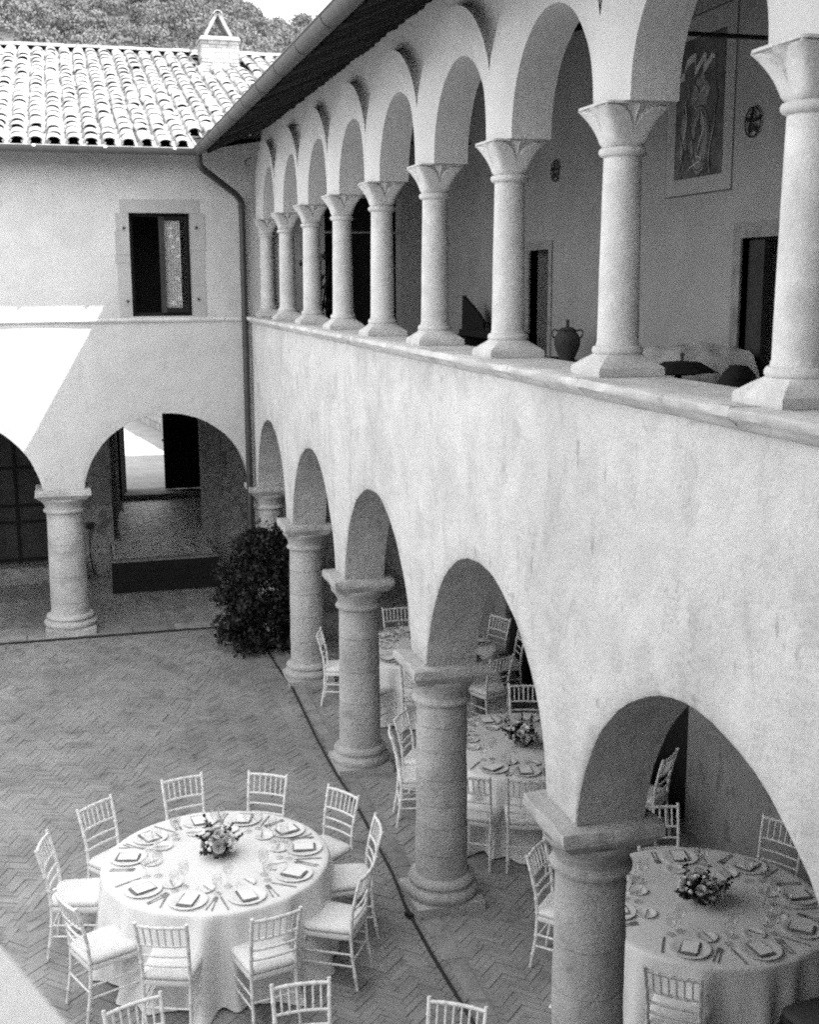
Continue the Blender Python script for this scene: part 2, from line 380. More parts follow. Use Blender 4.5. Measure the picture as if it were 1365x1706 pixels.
# ledge stones under the loggia
y = 3.0; prof = [(.10, 4.738), (-.070, 4.738), (-.082, 4.728), (-.080, 4.700), (-.066, 4.688), (-.045, 4.672), (-.030, 4.652), (.004, 4.636), (.10, 4.636)]
while y < 18.40:
    l = random.uniform(1.0, 1.9); y1 = min(y+l, 18.42); n = max(4, int((y1-y)/.09)); P = []; sd = random.random()*30
    for k in range(n+1):
        yy = y+.004+(y1-y-.008)*k/n; row = []
        for i, (a, b) in enumerate(prof):
            am = .010 if 0 < i < 8 else 0
            chip = max(0, nz(yy*3.1+sd, i*.3)-.25)*.05 if 0 < i < 5 else 0
            row.append((a+am*nz(yy*5+sd, i*.8)+chip, yy, b+am*.5*nz(yy*6, i+sd)))
        P.append(row)
    m = MB().grid(P); m.add(P[0], [tuple(range(len(prof)))]); m.add(P[-1], [tuple(range(len(prof)-1, -1, -1))])
    m.build('ledge_stone', 'stone_ledge', rw, 50); y = y1
MB().box(.08, .46, 2.9, 18.42, 4.60, 4.735).build('ledge_bed', 'stone_ledge', rw)
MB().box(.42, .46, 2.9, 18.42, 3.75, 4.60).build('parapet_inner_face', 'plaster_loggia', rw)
ARR = .004
# upper arcade: inner order (opening r .63) and outer order (r .86) in front of it
ua, ui = MB(), MB()
Z7 = 7.46; XF, XS, XI, XK, ZC = .11, .205, .185, .46, 6.19
RI, RB, RO, HB = .64, .82, .97, .872
ring, ext, soff = MB(), MB(), MB()
for i in range(len(UY)-1):
    c = (UY[i]+UY[i+1])/2; N = 44; F = []; E = []; I = []
    for k in range(N+1):
        a = PI*k/N; ca, sa = math.cos(a), math.sin(a); wv = .004*nz(c*3+ca*4, sa*4)
        ro = RO if RO*abs(ca) <= HB else HB/abs(ca)
        P_ = lambda r, x: (x+.003*nz(c+r*ca*3, r*sa*3, x*9), c+r*ca, ZC+r*sa)
        F.append([P_(RI+wv, XI), P_(RI+.09+wv, XI-.038), P_(RB+wv, XF), P_((RB+ro)/2, XF), P_(ro, XF)])
        I.append([P_(RI+wv, XI)]+[P_(RI+wv, XI+(XK-XI)*q/4) for q in range(1, 5)])
        if RO*abs(ca) <= HB: E.append([P_(RO, XF), P_(RO-.006, XF+.035), P_(RO+.004, XF+.065), P_(RO+.025, XS-.010), P_(RO+.08, XS+.002)])
    ring.grid(F); ext.grid([e[::-1] for e in E]); soff.grid([q_[::-1] for q_ in I])
for y_ in UY:
    ring.add([(XF, y_-.052, z) if z else None for z in ()] or [(XF, y_-.0525, 6.1505), (XF, y_+.0525, 6.1505), (XI, y_+.232, 6.1505), (XK, y_+.232, 6.1505), (XK, y_-.232, 6.1505), (XI, y_-.232, 6.1505),
              (XF, y_-.0525, 6.192), (XF, y_+.0525, 6.192), (XI, y_+.232, 6.192), (XK, y_+.232, 6.192), (XK, y_-.232, 6.192), (XI, y_-.232, 6.192)],
             [(5,4,3,2,1,0), (0,1,7,6), (1,2,8,7), (2,3,9,8), (3,4,10,9), (4,5,11,10), (5,0,6,11)])
ring.build('loggia_arch_ring', 'plaster_upper', rw, 24); ext.build('arch_ring_edge', 'plaster_upper', rw, 60); soff.build('loggia_arch_soffit', 'plaster_upper', rw, 60)
arch_wall(ua, ui, UY, UY[-1]-.3, 18.55, ZC, .80, ZC+.02, Z7, .0, lambda u, z, d: (XS+d*.4, u, z), lambda u, z, d: (XS+d, u, z), nseg=26, rows=4, jit=.003)
ua.build('spandrel_wall', 'plaster_upper', rw, 50)
q, q2 = MB(), MB()
arch_wall(q, q2, UY, UY[-1]-.3, 18.50, ZC, RI, ZC+.0002, 7.6, .0, lambda u, z, d: (XK, u, z), lambda u, z, d: (XK, u, z), nseg=26, rows=3, jit=.003)
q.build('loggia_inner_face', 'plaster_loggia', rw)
MB().box(XF, .47, -3, UY[-1]-.2, 4.735, Z7).build('loggia_end_pier', 'plaster_upper', rw)
MB().box(XF+.002, XK, 18.44, 18.60, 4.735, Z7).build('corner_pilaster', 'plaster_upper', rw)
# lower columns
def lower_column(parent, x, y, R, drums, plinth, sq, half=False, zt=2.17, rz=0):
    c = empty('column', (x, y, 0), rz, parent)
    m = stone_block(-sq/2, sq/2, -sq/2, sq/2, -.01, plinth, .010, 5); k = R/.222
    m.lathe([(.300*k, plinth-.004), (.315*k, plinth+.025), (.315*k, plinth+.06), (.295*k, plinth+.082), (.268*k, plinth+.10), (.265*k, plinth+.115),
             (.285*k, plinth+.13), (.283*k, plinth+.158), (.258*k, plinth+.182), (.236*k, plinth+.19)], 28, jit=.010)
    m.build('base', 'stone_column', c, 50)
    zb = plinth+.186; ztop = zt-.37; zz = [zb]+[zb+(ztop-zb)*f for f in drums]+[ztop]
    for i in range(len(zz)-1):
        off = random.uniform(-.0025, .0025); a, b = zz[i]+.0022, zz[i+1]-.0022; rr = lambda z: R*(1.02-.07*(z-zb)/(ztop-zb))+off
        nn = max(2, int((b-a)/.07)); pr = [(rr(a)-.03, a)]+[(rr(a+(b-a)*j/nn), a+(b-a)*j/nn) for j in range(nn+1)]+[(rr(b)-.03, b)]
        MB().lathe(pr, 32, jit=.009, c=(x*2+i, y*3, i*1.7)).build('drum', 'stone_column', c, 35).location = (-(x*2+i), -y*3, -i*1.7)
    cp = MB().lathe([(R*.93, ztop-.004), (R*1.02, ztop+.006), (R*1.10, ztop+.018), (R*1.12, ztop+.038), (R*1.04, ztop+.058), (R*1.0, ztop+.075), (R*1.04, ztop+.12), (R*1.16, ztop+.165), (R*1.30, ztop+.20), (R*1.33, ztop+.215), (R*1.33, ztop+.235)], 28, jit=.008)
    h = sq*.535; P = []
    n = 14
    ring = [(-h+2*h*i/n, -h) for i in range(n)]+[(h, -h+2*h*i/n) for i in range(n)]+[(h-2*h*i/n, h) for i in range(n)]+[(-h, h-2*h*i/n) for i in range(n)]
    for (s_, z) in [(.60, ztop+.222), (.82, ztop+.226), (.86, ztop+.242), (.93, ztop+.272), (.985, ztop+.290), (1.0, ztop+.296), (1.005, ztop+.325), (.995, ztop+.362), (.975, zt), (.5, zt+.001)]:
        P.append([(a*s_+.020*nz(a*7+x*3, b*7+y, z*7)+.009*nz(a*22, b*22+y, z*22), b*s_+.020*nz(a*7, b*7+y*2, z*6+4)+.009*nz(a*22+7, b*22+y, z*22), z+(.004*nz(a*8+y, b*8) if s_ > .9 else 0)) for a, b in ring]+[None])
        P[-1][-1] = P[-1][0]
    cp.grid([r_[::-1] for r_ in P]); cp.build('capital', 'stone_column', c, 32)
    return c
dr = [[.33, .62, .85], [.2, .42, .62, .82], [.33, .56, .80], [.14, .30, .43, .58, .74, .88], [.25, .5, .7], [.5]]
for i, yy in enumerate(LY[:5]): lower_column(rw, XC, yy, .222, dr[i], .085, .60)
# upper columns (meshes shared)
def upper_meshes():
    b = MB(); h = .19; n = 7
    def ring(s_, rad, blend, z, jit=0):
        pts = []
        for side_ in range(4):
            for i in range(n):
                t = -1+2*i/n; a, c_ = [(t, -1), (1, t), (-t, 1), (-1, -t)][side_]
                sqp = Vector((a*h*s_, c_*h*s_, 0)); ang = math.atan2(c_, a); cp_ = Vector((rad*math.cos(ang), rad*math.sin(ang), 0))
                p = sqp.lerp(cp_, blend); pts.append((p.x+jit*nz(a*3, c_*3, z*20), p.y+jit*nz(c_*3, a*3, z*20), z))
        return pts+[pts[0]]
    rows = [ring(1, .1, 0, 0, .004), ring(1.01, .1, 0, .012, .004), ring(1.0, .1, 0, .045, .005), ring(.93, .13, .10, .062, .004), ring(.9, .14, .45, .085), ring(.9, .137, .9, .108), ring(.9, .135, 1, .114)]
    b.grid([r_[::-1] for r_ in rows])
    b.lathe([(.120, .108), (.134, .114), (.140, .128), (.139, .142), (.131, .155), (.118, .158), (.116, .176), (.112, .182)], 24)
    base = b.mesh('base', 'stone', 45)
    z0, z1 = .180, 1.165
    sh = MB().lathe([(.1125-.012*(k/8)**1.3, z0+(z1-z0)*k/8) for k in range(9)], 28, jit=.002).mesh('shaft', 'stone', 50)
    c = MB().lathe([(.103, 1.150), (.118, 1.156), (.127, 1.168), (.129, 1.180), (.124, 1.192), (.110, 1.200)], 28)
    rows = []; nn = 160; zc0, zc1 = 1.198, 1.40
    for j in range(29):
        t = 0
        zz = zc0+(zc1-zc0)*(j/26) if j <= 26 else (1.402 if j == 27 else 1.415)
        t = min(1, j/26); row = []
        for k in range(nn+1):
            a = 2*PI*k/nn; ca, sa = math.cos(a), math.sin(a); m_ = max(abs(ca), abs(sa))
            sqr = min(.188/m_, .188*1.34)
            hh = .100+.088*t**1.9; pw = 2+9*t**.8
            r_ = hh/(abs(ca)**pw+abs(sa)**pw)**(1/pw)
            if j <= 26:
                th = abs((a % (PI/2))-PI/4)          # 0 at the corners of the block
                half = (PI/4)*(1.03*math.sqrt(max(0, 1-t**2.2))+.04); d = half-th
                r_ += .021*max(-1, min(.45, d/.03))*min(1, t/.12)
                cw = PI/4-th
                if t > .28 and d < -.02: r_ += .022*max(0, 1-(cw/(.10+.20*t))**2)+.008*max(0, 1-(cw/.035)**2)
            elif j == 27: r_ = sqr*1.01
            else: r_ = sqr*1.0
            row.append((r_*ca, r_*sa, zz))
        rows.append(row)
    rows.append([(p[0]*.2, p[1]*.2, 1.4155) for p in rows[-1]])
    c.grid([r_[::-1] for r_ in rows]); cap = c.mesh('capital', 'stone', 40)
    return base, sh, cap
ub, us_, uc = upper_meshes()
for i, yy in enumerate(UY):
    c = empty('loggia_column', (XU, yy, 4.737), 0, rw)
    for nm, me in (('base', ub), ('shaft', us_), ('capital', uc)): link(nm, me, c)
# tie rods, hooks and wheel ornaments
for (yy, zz) in ((UY[7], 6.53), (16.7, 7.12), (17.9, 6.86)): MB().tube([(.40, yy, zz), (XB+.02, yy, zz)], .013, 6).build('tie_rod', 'iron', rw)
for (yy, zz) in ((14.2, 7.0), (17.9, 6.98)):
    MB().tube([(.01, yy, zz), (-.06, yy, zz-.01), (-.09, yy+.02, zz-.06), (-.06, yy+.03, zz-.11), (-.02, yy+.02, zz-.10)], .008, 6).build('iron_hook', 'iron', rw)
for (yy, zz) in ((9.28, 6.52), (13.55, 6.49)):
    m = MB(); R_ = .12; m.tube([(XB-.02, yy+R_*math.cos(a), zz+R_*math.sin(a)) for a in [2*PI*k/24 for k in range(25)]], .007, 6)
    for k in range(5):
        a = PI/2+2*PI*k/5; p0 = (XB-.045, yy, zz); p1 = Vector((XB-.015, yy+R_*math.cos(a), zz+R_*math.sin(a))); t = Vector((0, -math.sin(a), math.cos(a)))*.022
        mid = Vector((XB-.035, yy+.55*R_*math.cos(a), zz+.55*R_*math.sin(a)))
        m.add([p0, mid+t, p1, mid-t, Vector(p0)+Vector((.012,0,0)), mid+t+Vector((.012,0,0)), p1+Vector((.006,0,0)), mid-t+Vector((.012,0,0))], [(0,1,2,3), (7,6,5,4), (0,4,5,1), (1,5,6,2), (2,6,7,3), (3,7,4,0)])
    m.build('iron_wheel_ornament', 'iron', rw)
# back wall, rooms, floor, ceiling
low_doors = [(9.98, 11.2, -.02, 2.3), (13.95, 15.1, -.02, 2.3), (6.0, 6.9, .9, 1.9)]  # first opening stands in for wall falling into shade
up_doors = [(8.0, 9.38, 3.85, 5.59), (13.72, 14.35, 3.85, 5.61)]
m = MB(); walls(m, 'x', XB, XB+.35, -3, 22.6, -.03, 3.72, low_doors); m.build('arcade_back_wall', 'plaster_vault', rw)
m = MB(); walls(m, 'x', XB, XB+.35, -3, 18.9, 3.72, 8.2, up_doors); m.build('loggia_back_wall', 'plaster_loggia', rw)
MB().box(.44, XB, -3, 18.42, 3.70, 3.85).build('loggia_floor', 'brick', rw)
MB().box(6.0, 6.3, -3, 22.6, -.03, 8.0).build('rear_wall', 'plaster_smooth', rw)
MB().box(XB+.35, 6.0, -3, 22.6, 3.72, 3.85).build('room_floor', 'wood_dark', rw)
MB().box(0, 6.3, -3.2, -3, -.03, 8.2).build('near_gable', 'plaster_smooth', rw)
for (a, b, z0, z1) in up_doors:
    m = MB(); t = .10 if b-a < 1 else .13
    for (y0, y1, za, zb) in ((a-t, a, z0, z1+t), (b, b+t, z0, z1+t), (a, b, z1, z1+t)):
        MB().box(XB-.02, XB+.1, y0, y1, za, zb).build('door_surround', 'stone_kerb', rw)
MB().box(XB+.05, XB+.10, 9.12, 9.36, 3.86, 5.57).build('door_leaf', 'wood_dark', rw)
MB().box(XB+.08, XB+.14, 9.98, 11.2, -.02, 2.3).build('door_leaf', 'wood_black', rw)  # black panel in place of the shade along the back wall
MB().box(XB+.06, XB+.12, 13.95, 15.1, -.02, 2.3).build('door_leaf', 'wood_black', rw)  # black panel added close behind to deepen the dark of the opening
# end wall of the loggia with its black doorway and lunette
ex0, ex1 = 1.17, 2.36
m = MB(); walls(m, 'y', 18.5, 18.8, .46, XB, 3.85, 7.9, [(ex0, ex1, 3.85, 6.5)]); m.build('loggia_end_wall', 'plaster_loggia', rw)
MB().box(ex0, ex1, 18.47, 18.52, 5.965, 5.99).build('door_lintel', 'stone_kerb', rw)
MB().box(ex0, ex1, 18.9, 18.95, 3.85, 6.5).build('door_leaf', 'wood_black', rw)
MB().box(.3, 3.3, 18.96, 19.0, 3.72, 8.0).build('partition', 'wood_black', rw)
# ceiling boards and roof
def rz_(x): return 7.34+.225*x
MB().add([(.26, -3, rz_(.26)), (6.4, -3, rz_(3.4)-.235*3.0), (6.4, 22.6, rz_(3.4)-.235*3.0), (.26, 19, rz_(.26)), (3.4, -3, rz_(3.4)), (3.4, 22.6, rz_(3.4))],
         [(0, 4, 5, 3), (4, 1, 2, 5)]).build('ceiling_boards', 'wood_dark', rw)
for k in range(22):
    yy = 2.2+k*.8
    if yy < 18.4: MB().add([(.30, yy-.05, rz_(.3)-.11), (.30, yy+.05, rz_(.3)-.11), (XB, yy+.05, rz_(XB)-.11), (XB, yy-.05, rz_(XB)-.11), (.30, yy-.05, rz_(.3)-.004), (.30, yy+.05, rz_(.3)-.004), (XB, yy+.05, rz_(XB)-.004), (XB, yy-.05, rz_(XB)-.004)],
        [(0,1,2,3), (4,7,6,5), (0,4,5,1), (1,5,6,2), (2,6,7,3), (3,7,4,0)]).build('rafter', 'wood_dark', rw)
def rt_(x): return 7.13+.31*(x+.8)
MB().add([(-.60, -3.2, rt_(-.6)), (3.4, -3.2, rt_(3.4)), (3.4, 20.4, rt_(3.4)), (-.60, 17.75, rt_(-.6)), (6.6, -3.2, rt_(3.4)-.7), (6.6, 22.6, rt_(3.4)-.7), (3.4, 22.6, rt_(3.4))],
         [(0, 1, 2, 3), (1, 4, 5, 6)]).build('roof', 'tile', rw)
# eave tiles: a pan seen from below and a cover tile on top, stepped in three lengths
def half_tile(mb_, p0, p1, r0, r1, upv, sgn, th=.014, n=8, span=1.0, sag=.78):
    p0, p1 = Vector(p0), Vector(p1); d = (p1-p0).normalized(); s_ = d.cross(upv).normalized(); u = s_.cross(d).normalized()
    ro, ri = [], []
    for (p, r) in ((p0, r0), (p1, r1)):
        a_, b_ = [], []
        for k in range(n+1):
            a = PI/2+span*PI/2-span*PI*k/n
            a_.append(p + s_*(r*math.cos(a)) + u*(sgn*r*sag*math.sin(a))); b_.append(p + s_*((r-th)*math.cos(a)) + u*(sgn*(r-th)*sag*math.sin(a)))
        ro.append(a_); ri.append(b_)
    m_ = n+1; vs = ro[0]+ro[1]+ri[0]+ri[1]; fs = []
    for k in range(n):
        fs += [(k, k+1, m_+k+1, m_+k), (2*m_+k, 3*m_+k, 3*m_+k+1, 2*m_+k+1), (k, 2*m_+k, 2*m_+k+1, k+1), (m_+k, m_+k+1, 3*m_+k+1, 3*m_+k)]
    fs += [(0, m_, 3*m_, 2*m_), (n, 2*m_+n, 3*m_+n, m_+n)]
    mb_.add(vs, fs)
UPV = Vector((0, 0, 1))
pan = MB()
for (xa, xb, dz) in ((-.685, -.42, 0), (-.50, -.10, .026), (-.20, .30, .052)):
    half_tile(pan, (xa, 0, -.055+.33*(xa+.8)+dz), (xb, 0, -.055+.33*(xb+.8)+dz+.012), .080, .068, UPV, -1.25)
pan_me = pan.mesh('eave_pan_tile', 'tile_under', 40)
cov = MB(); half_tile(cov, (-.745, 0, -.02), (-.38, 0, .10), .082, .070, UPV, 1); half_tile(cov, (-.47, 0, .09), (-.02, 0, .24), .082, .07, UPV, 1)
cov_me = cov.mesh('eave_cover_tile', 'tile', 40)
yy = 3.2; k = 0
while yy < 17.72:
    o = link('eave_pan_tile', pan_me, rw); o.location = (random.uniform(-.012, .012), yy+random.uniform(-.012, .012), 7.1+random.uniform(-.010, .010)); o.rotation_euler = (random.gauss(0, .02), random.gauss(0, .015), random.gauss(0, .02))
    o = link('eave_cover_tile', cov_me, rw); o.location = (random.uniform(-.02, .02), yy+.1, 7.1+random.uniform(-.006, .012)); o.rotation_euler = (random.gauss(0, .02), 0, random.gauss(0, .03))
    yy += .205
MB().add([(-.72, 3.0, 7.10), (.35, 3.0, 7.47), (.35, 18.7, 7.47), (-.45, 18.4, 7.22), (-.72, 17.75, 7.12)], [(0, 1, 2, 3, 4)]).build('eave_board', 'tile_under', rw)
# gutter and downpipe
def gutter(path, r, name, parent, side_):
    m = MB(); a_n = 10; P = []
    for (p, sc) in path:
        p = Vector(p); P.append([p + side_*(r*math.cos(a)) + Vector((0, 0, r*1.15*math.sin(a))) for a in [PI+PI*k/a_n for k in range(a_n+1)]])
    m.grid(P); Q = []
    for (p, sc) in path:
        p = Vector(p); Q.append([p + side_*((r-.006)*math.cos(a)) + Vector((0, 0, .001+(r-.006)*1.15*math.sin(a))) for a in [PI+PI*k/a_n for k in range(a_n+1)]])
    m.grid([q_[::-1] for q_ in Q])
    o = m.build(name, 'gutter', parent, 60); return o
GX, GY, GZ = -.765, 17.675, 7.065
gutter([((GX, 2.5, GZ), 1), ((GX, GY, GZ), 1)], .078, 'gutter', rw, Vector((1, 0, 0)))
MB().tube([(GX-.078, 2.5, GZ), (GX-.078, GY-.08, GZ)], .009, 6).build('gutter_lip', 'gutter', rw)
for k in range(14):
    yy = 16.9-k*1.02
    m = MB(); P = []
    for y_ in (yy-.012, yy+.012): P.append([Vector((GX, y_, GZ)) + Vector((1, 0, 0))*(.083*math.cos(a)) + Vector((0, 0, .083*1.15*math.sin(a))) for a in [PI+PI*j/10 for j in range(11)]])
    m.grid(P); m.build('gutter_joint', 'pipe', rw, 60)
pp = [(GX, GY+.02, 6.99), (GX, GY+.02, 6.90), (GX+.02, GY+.05, 6.84), (GX+.08, GY+.10, 6.79), (-.20, 18.20, 6.50), (-.13, 18.30, 6.44), (-.10, 18.33, 6.38), (-.10, 18.33, 6.3), (-.10, 18.33, .02)]
MB().tube(pp, .047, 12).build('downpipe', 'pipe', rw, 60)
for zz in (6.30, 5.42, 4.3, 3.0, 1.9): MB().lathe([(.047, 0), (.054, .004), (.054, .03), (.047, .034)], 12, (-.10, 18.33, zz)).build('pipe_collar', 'pipe', rw, 60)
# faint oval scars in the plaster
for (yy, zz, ry, rz2) in ((9.32, 4.36, .075, .10), (4.72, 4.0, .16, .19)):
    MB().tube([(.012, yy+ry*math.cos(a), zz+rz2*math.sin(a)) for a in [2*PI*k/28 for k in range(29)]], [.010+.014*nz(k*.9, yy) for k in range(29)], 6).build('plaster_scar', 'plaster_old', rw, 60)
# fresco on the loggia wall
fr = empty('fresco', (0, 0, 0), 0, rw)
FY0, FY1, FZ0, FZ1 = 9.60, 10.83, 6.0, 7.56
fx = XB-.004
def flat(name, m_, pts, x, th=.003):
    n = len(pts); q_ = MB().add([(x, a, b) for a, b in pts]+[(x+th, a, b) for a, b in pts], [tuple(range(n)), tuple(range(2*n-1, n-1, -1))]+[(i, n+i, n+(i+1) % n, (i+1) % n) for i in range(n)])
    return q_.build(name, m_, fr)
def rect(a, b, c, d): return [(a, c), (b, c), (b, d), (a, d)]
flat('fresco_outline', 'fresco_line', rect(FY0, FY1, FZ0, FZ1), fx)
flat('fresco_border', 'fresco_border', rect(FY0+.014, FY1-.014, FZ0+.014, FZ1-.014), fx-.003)
flat('fresco_field', 'fresco_field', rect(FY0+.175, FY1-.185, FZ0+.155, FZ1-.20), fx-.006)
cy = (FY0+FY1)/2
def blob(cy_, cz_, ry, rz2, n=28, wob=.15, sd=0): return [(cy_+ry*math.cos(a)*(1+wob*nz(math.cos(a)*2+sd, math.sin(a)*2)), cz_+rz2*math.sin(a)*(1+wob*nz(math.sin(a)*2+sd, math.cos(a)*2))) for a in [2*PI*k/n for k in range(n)]]
flat('fresco_shield', 'fresco_pale', blob(cy-.02, 6.47, .19, .30, sd=3), fx-.008)
flat('fresco_crest', 'fresco_pale', blob(cy-.02, 6.86, .155, .17, sd=8, wob=.3), fx-.0085)
flat('fresco_scroll_leaf', 'fresco_pale', blob(cy+.27, 6.5, .05, .24, sd=5, wob=.5), fx-.0087)
flat('fresco_device', 'fresco_field', blob(cy-.01, 6.50, .07, .17, sd=6, wob=.7), fx-.0105)
flat('fresco_device', 'fresco_field', blob(cy+.22, 6.33, .06, .07, sd=9, wob=.6), fx-.0106)
rp = [(.36, 6.95), (.37, 7.02), (.33, 7.05), (.27, 7.06), (.265, 7.11), (.24, 7.16), (.15, 7.19), (.07, 7.20), (.085, 7.06), (0, 7.12), (-.08, 7.18), (-.12, 7.16), (-.07, 7.06), (-.14, 7.10), (-.22, 7.16), (-.27, 7.15), (-.255, 7.05)]
rb = MB()
for i in range(len(rp)-1):
    (a, b), (c, d) = rp[i], rp[i+1]; wv = .035 if 1 < i < 14 else .02
    rb.add([(fx-.011-.0003*i, cy+a, b-wv), (fx-.011-.0003*i, cy+c, d-wv), (fx-.011-.0003*i, cy+c, d+wv), (fx-.011-.0003*i, cy+a, b+wv)], [(0, 1, 2, 3)])
rb.build('fresco_ribbon', 'fresco_ribbon', fr)

def stroke(pts, m_, wd, x):
    q_ = MB(); n = len(pts)
    for i in range(n-1):
        a_, b_ = Vector((0, pts[i][0], pts[i][1])), Vector((0, pts[i+1][0], pts[i+1][1])); d_ = (b_-a_).normalized(); nn_ = Vector((0, -d_.z, d_.y))*wd*.5*(.5+.5*math.sin(PI*(i+.5)/n))
        q_.add([a_-nn_+Vector((x, 0, 0)), b_-nn_+Vector((x, 0, 0)), b_+nn_+Vector((x, 0, 0)), a_+nn_+Vector((x, 0, 0))], [(0, 1, 2, 3)])
    q_.build('fresco_stroke', m_, fr)
rf = random.Random(21)
def scurve(y0, z0, sy, sz, ph_, n=14): return [(y0+sy*math.sin(ph_+k/n*5.0), z0+sz*(k/n-.5)) for k in range(n+1)]
for i, (y0, z0, sy, sz, ph_, m_, wd) in enumerate(((.02, 6.5, .05, .42, 0, 'fresco_line', .022), (-.06, 6.55, .05, .34, 1.6, 'fresco_ribbon', .018), (.10, 6.45, .04, .30, 3.0, 'fresco_line', .016), (-.02, 6.86, .09, .24, .5, 'fresco_ribbon', .016),
        (.05, 6.88, .06, .22, 2.2, 'fresco_line', .014), (.25, 6.55, .04, .50, 1.0, 'fresco_ribbon', .02), (.29, 6.4, .04, .36, 2.5, 'fresco_line', .016), (-.26, 6.45, .04, .55, .3, 'fresco_pale', .03), (-.30, 6.75, .03, .4, 1.4, 'fresco_line', .02), (.22, 6.85, .05, .25, .9, 'fresco_pale', .022), (.02, 6.28, .12, .12, 1.2, 'fresco_ribbon', .014), (-.15, 6.24, .10, .10, 2.2, 'fresco_line', .02))):
    stroke(scurve(cy+y0, z0, sy, sz, ph_), m_, wd, fx-.0125-.0004*i)
for rr_, wd in ((1.0, .016), (.86, .010)): stroke([(cy-.02+.19*rr_*math.cos(a), 6.47+.30*rr_*math.sin(a)) for a in [2*PI*k/26 for k in range(27)]], 'fresco_line', wd, fx-.0119)
# ------------------------------------------------------------------ far wing
fwg = thing('far_wing', 'white plastered wing at the far end with tiled roof, one window and arcade', 'building')
WX = [.24, -2.85, -5.91, -8.97, -12.03, -15.09]
fa, fi = MB(), MB()
arch_wall(fa, fi, WX, -17.5, -.005, 2.07, 1.255, 2.24, 4.67, .5, lambda u, z, d: (u, YF+d, z), lambda u, z, d: (u, YF+d, z), rows=6, jit=.008)
o = fa.build('facade', 'plaster_smooth', fwg, 60); fi.build('arch_soffit', 'plaster_smooth', fwg, 60)
q, q2 = MB(), MB()
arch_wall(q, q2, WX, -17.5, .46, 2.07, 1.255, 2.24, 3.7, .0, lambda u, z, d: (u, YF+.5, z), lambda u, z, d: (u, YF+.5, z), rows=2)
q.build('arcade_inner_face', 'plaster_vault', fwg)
for xx in WX[1:3]: lower_column(fwg, xx, YF+.27, .278, [.12, .38, .70], .13, .74, zt=2.24)
wx0, wx1, wz0, wz1 = -1.725, -.85, 4.756, 6.235
m = MB(); walls(m, 'y', YF, YF+.45, -17.5, .30, 4.67, 7.32, [(wx0, wx1, wz0, wz1)]); m.build('upper_facade', 'plaster_smooth', fwg)
x = -9.6
while x < -.16:
    l = random.uniform(.8, 1.3); x1 = min(x+l, -.14); P = []
    n = 8
    for k in range(n+1):
        xx = x+.003+(x1-x-.006)*k/n
        P.append([(xx, YF+.03, 4.735), (xx, YF-.032+.004*nz(xx*6, 1), 4.733), (xx, YF-.040+.004*nz(xx*7, 2), 4.70+.003*nz(xx*9, 2)), (xx, YF-.020, 4.672), (xx, YF+.03, 4.668)])
    q = MB().grid(P); q.add(P[0], [(0, 1, 2, 3, 4)]); q.add(P[-1], [(4, 3, 2, 1, 0)]); q.build('string_course_stone', 'stone_ledge', fwg, 40); x = x1
# window
wn = empty('window', (0, 0, 0), 0, fwg)
def wbox(nm, m_, *a): return MB().box(*a).build(nm, m_, wn)
wbox('lintel', 'surround', wx0-.12, wx1+.14, YF-.008, YF+.04, wz1, wz1+.185)
for (z0, z1, e) in ((4.756, 5.52, .19), (5.523, 5.64, .215), (5.643, 5.98, .20), (5.983, 6.232, .185)):
    wbox('jamb_stone', 'surround', wx0-e, wx0, YF-.007-.004*(e > .2), YF+.04, z0, z1-.003)
for (z0, z1, e) in ((4.756, 5.2, .20), (5.203, 5.70, .19), (5.703, 6.232, .21)):
    wbox('jamb_stone', 'surround', wx1, wx1+e, YF-.007-.003*(e > .2), YF+.04, z0, z1-.003)
for (a, b) in ((wx0-.075, 6.02), (wx0-.065, 4.98), (wx1+.085, 6.03), (wx1+.08, 5.0)):
    MB().box(a-.014, a+.014, YF-.05, YF+.01, b-.016, b+.016).build('shutter_pintle', 'iron', wn)
wbox('frame', 'wood_black', wx0, wx0+.05, YF+.16, YF+.22, wz0, wz1); wbox('frame', 'wood_black', wx1-.04, wx1, YF+.16, YF+.22, wz0, wz1)
wbox('frame', 'wood_black', wx0+.05, wx1-.04, YF+.16, YF+.22, wz1-.045, wz1); wbox('frame', 'wood_black', wx0+.05, wx1-.04, YF+.16, YF+.22, wz0, wz0+.05)
xm = wx0+.43
wbox('casement_stile', 'wood_dark', xm, xm+.075, YF+.12, YF+.165, wz0+.05, wz1-.045); wbox('casement_stile', 'wood_black', wx1-.06, wx1-.041, YF+.12, YF+.165, wz0+.05, wz1-.045)
wbox('casement_rail', 'wood_black', xm+.075, wx1-.06, YF+.12, YF+.165, wz0+.05, wz0+.115); wbox('casement_rail', 'wood_black', xm+.075, wx1-.06, YF+.12, YF+.165, wz1-.09, wz1-.045)
wbox('pane', 'window_glass', xm+.075, wx1-.06, YF+.14, YF+.144, wz0+.115, wz1-.09)
P = []
for k in range(25):
    xx = xm+.08+.225*k/24; P.append([(xx, YF+.165+.008*math.sin(k*1.5), wz0+.12), (xx, YF+.165+.008*math.sin(k*1.5+.4), wz1-.10)])
MB().grid(P).build('lace_curtain', 'lace', wn, 60)
cc = MB()
def curl(cx_, cz_, r, s_, turns=1.3, tail=.25):
    pts = [(cx_+s_*(r*(1-.75*t)*math.cos(t*turns*2*PI)), YF+.150, cz_+(r*(1-.75*t))*math.sin(t*turns*2*PI)) for t in [k/16 for k in range(17)]]
    cc.tube(pts, .008, 4)
    cc.tube([(cx_+s_*r, YF+.150, cz_), (cx_+s_*r, YF+.150, cz_-tail)], .004, 4)
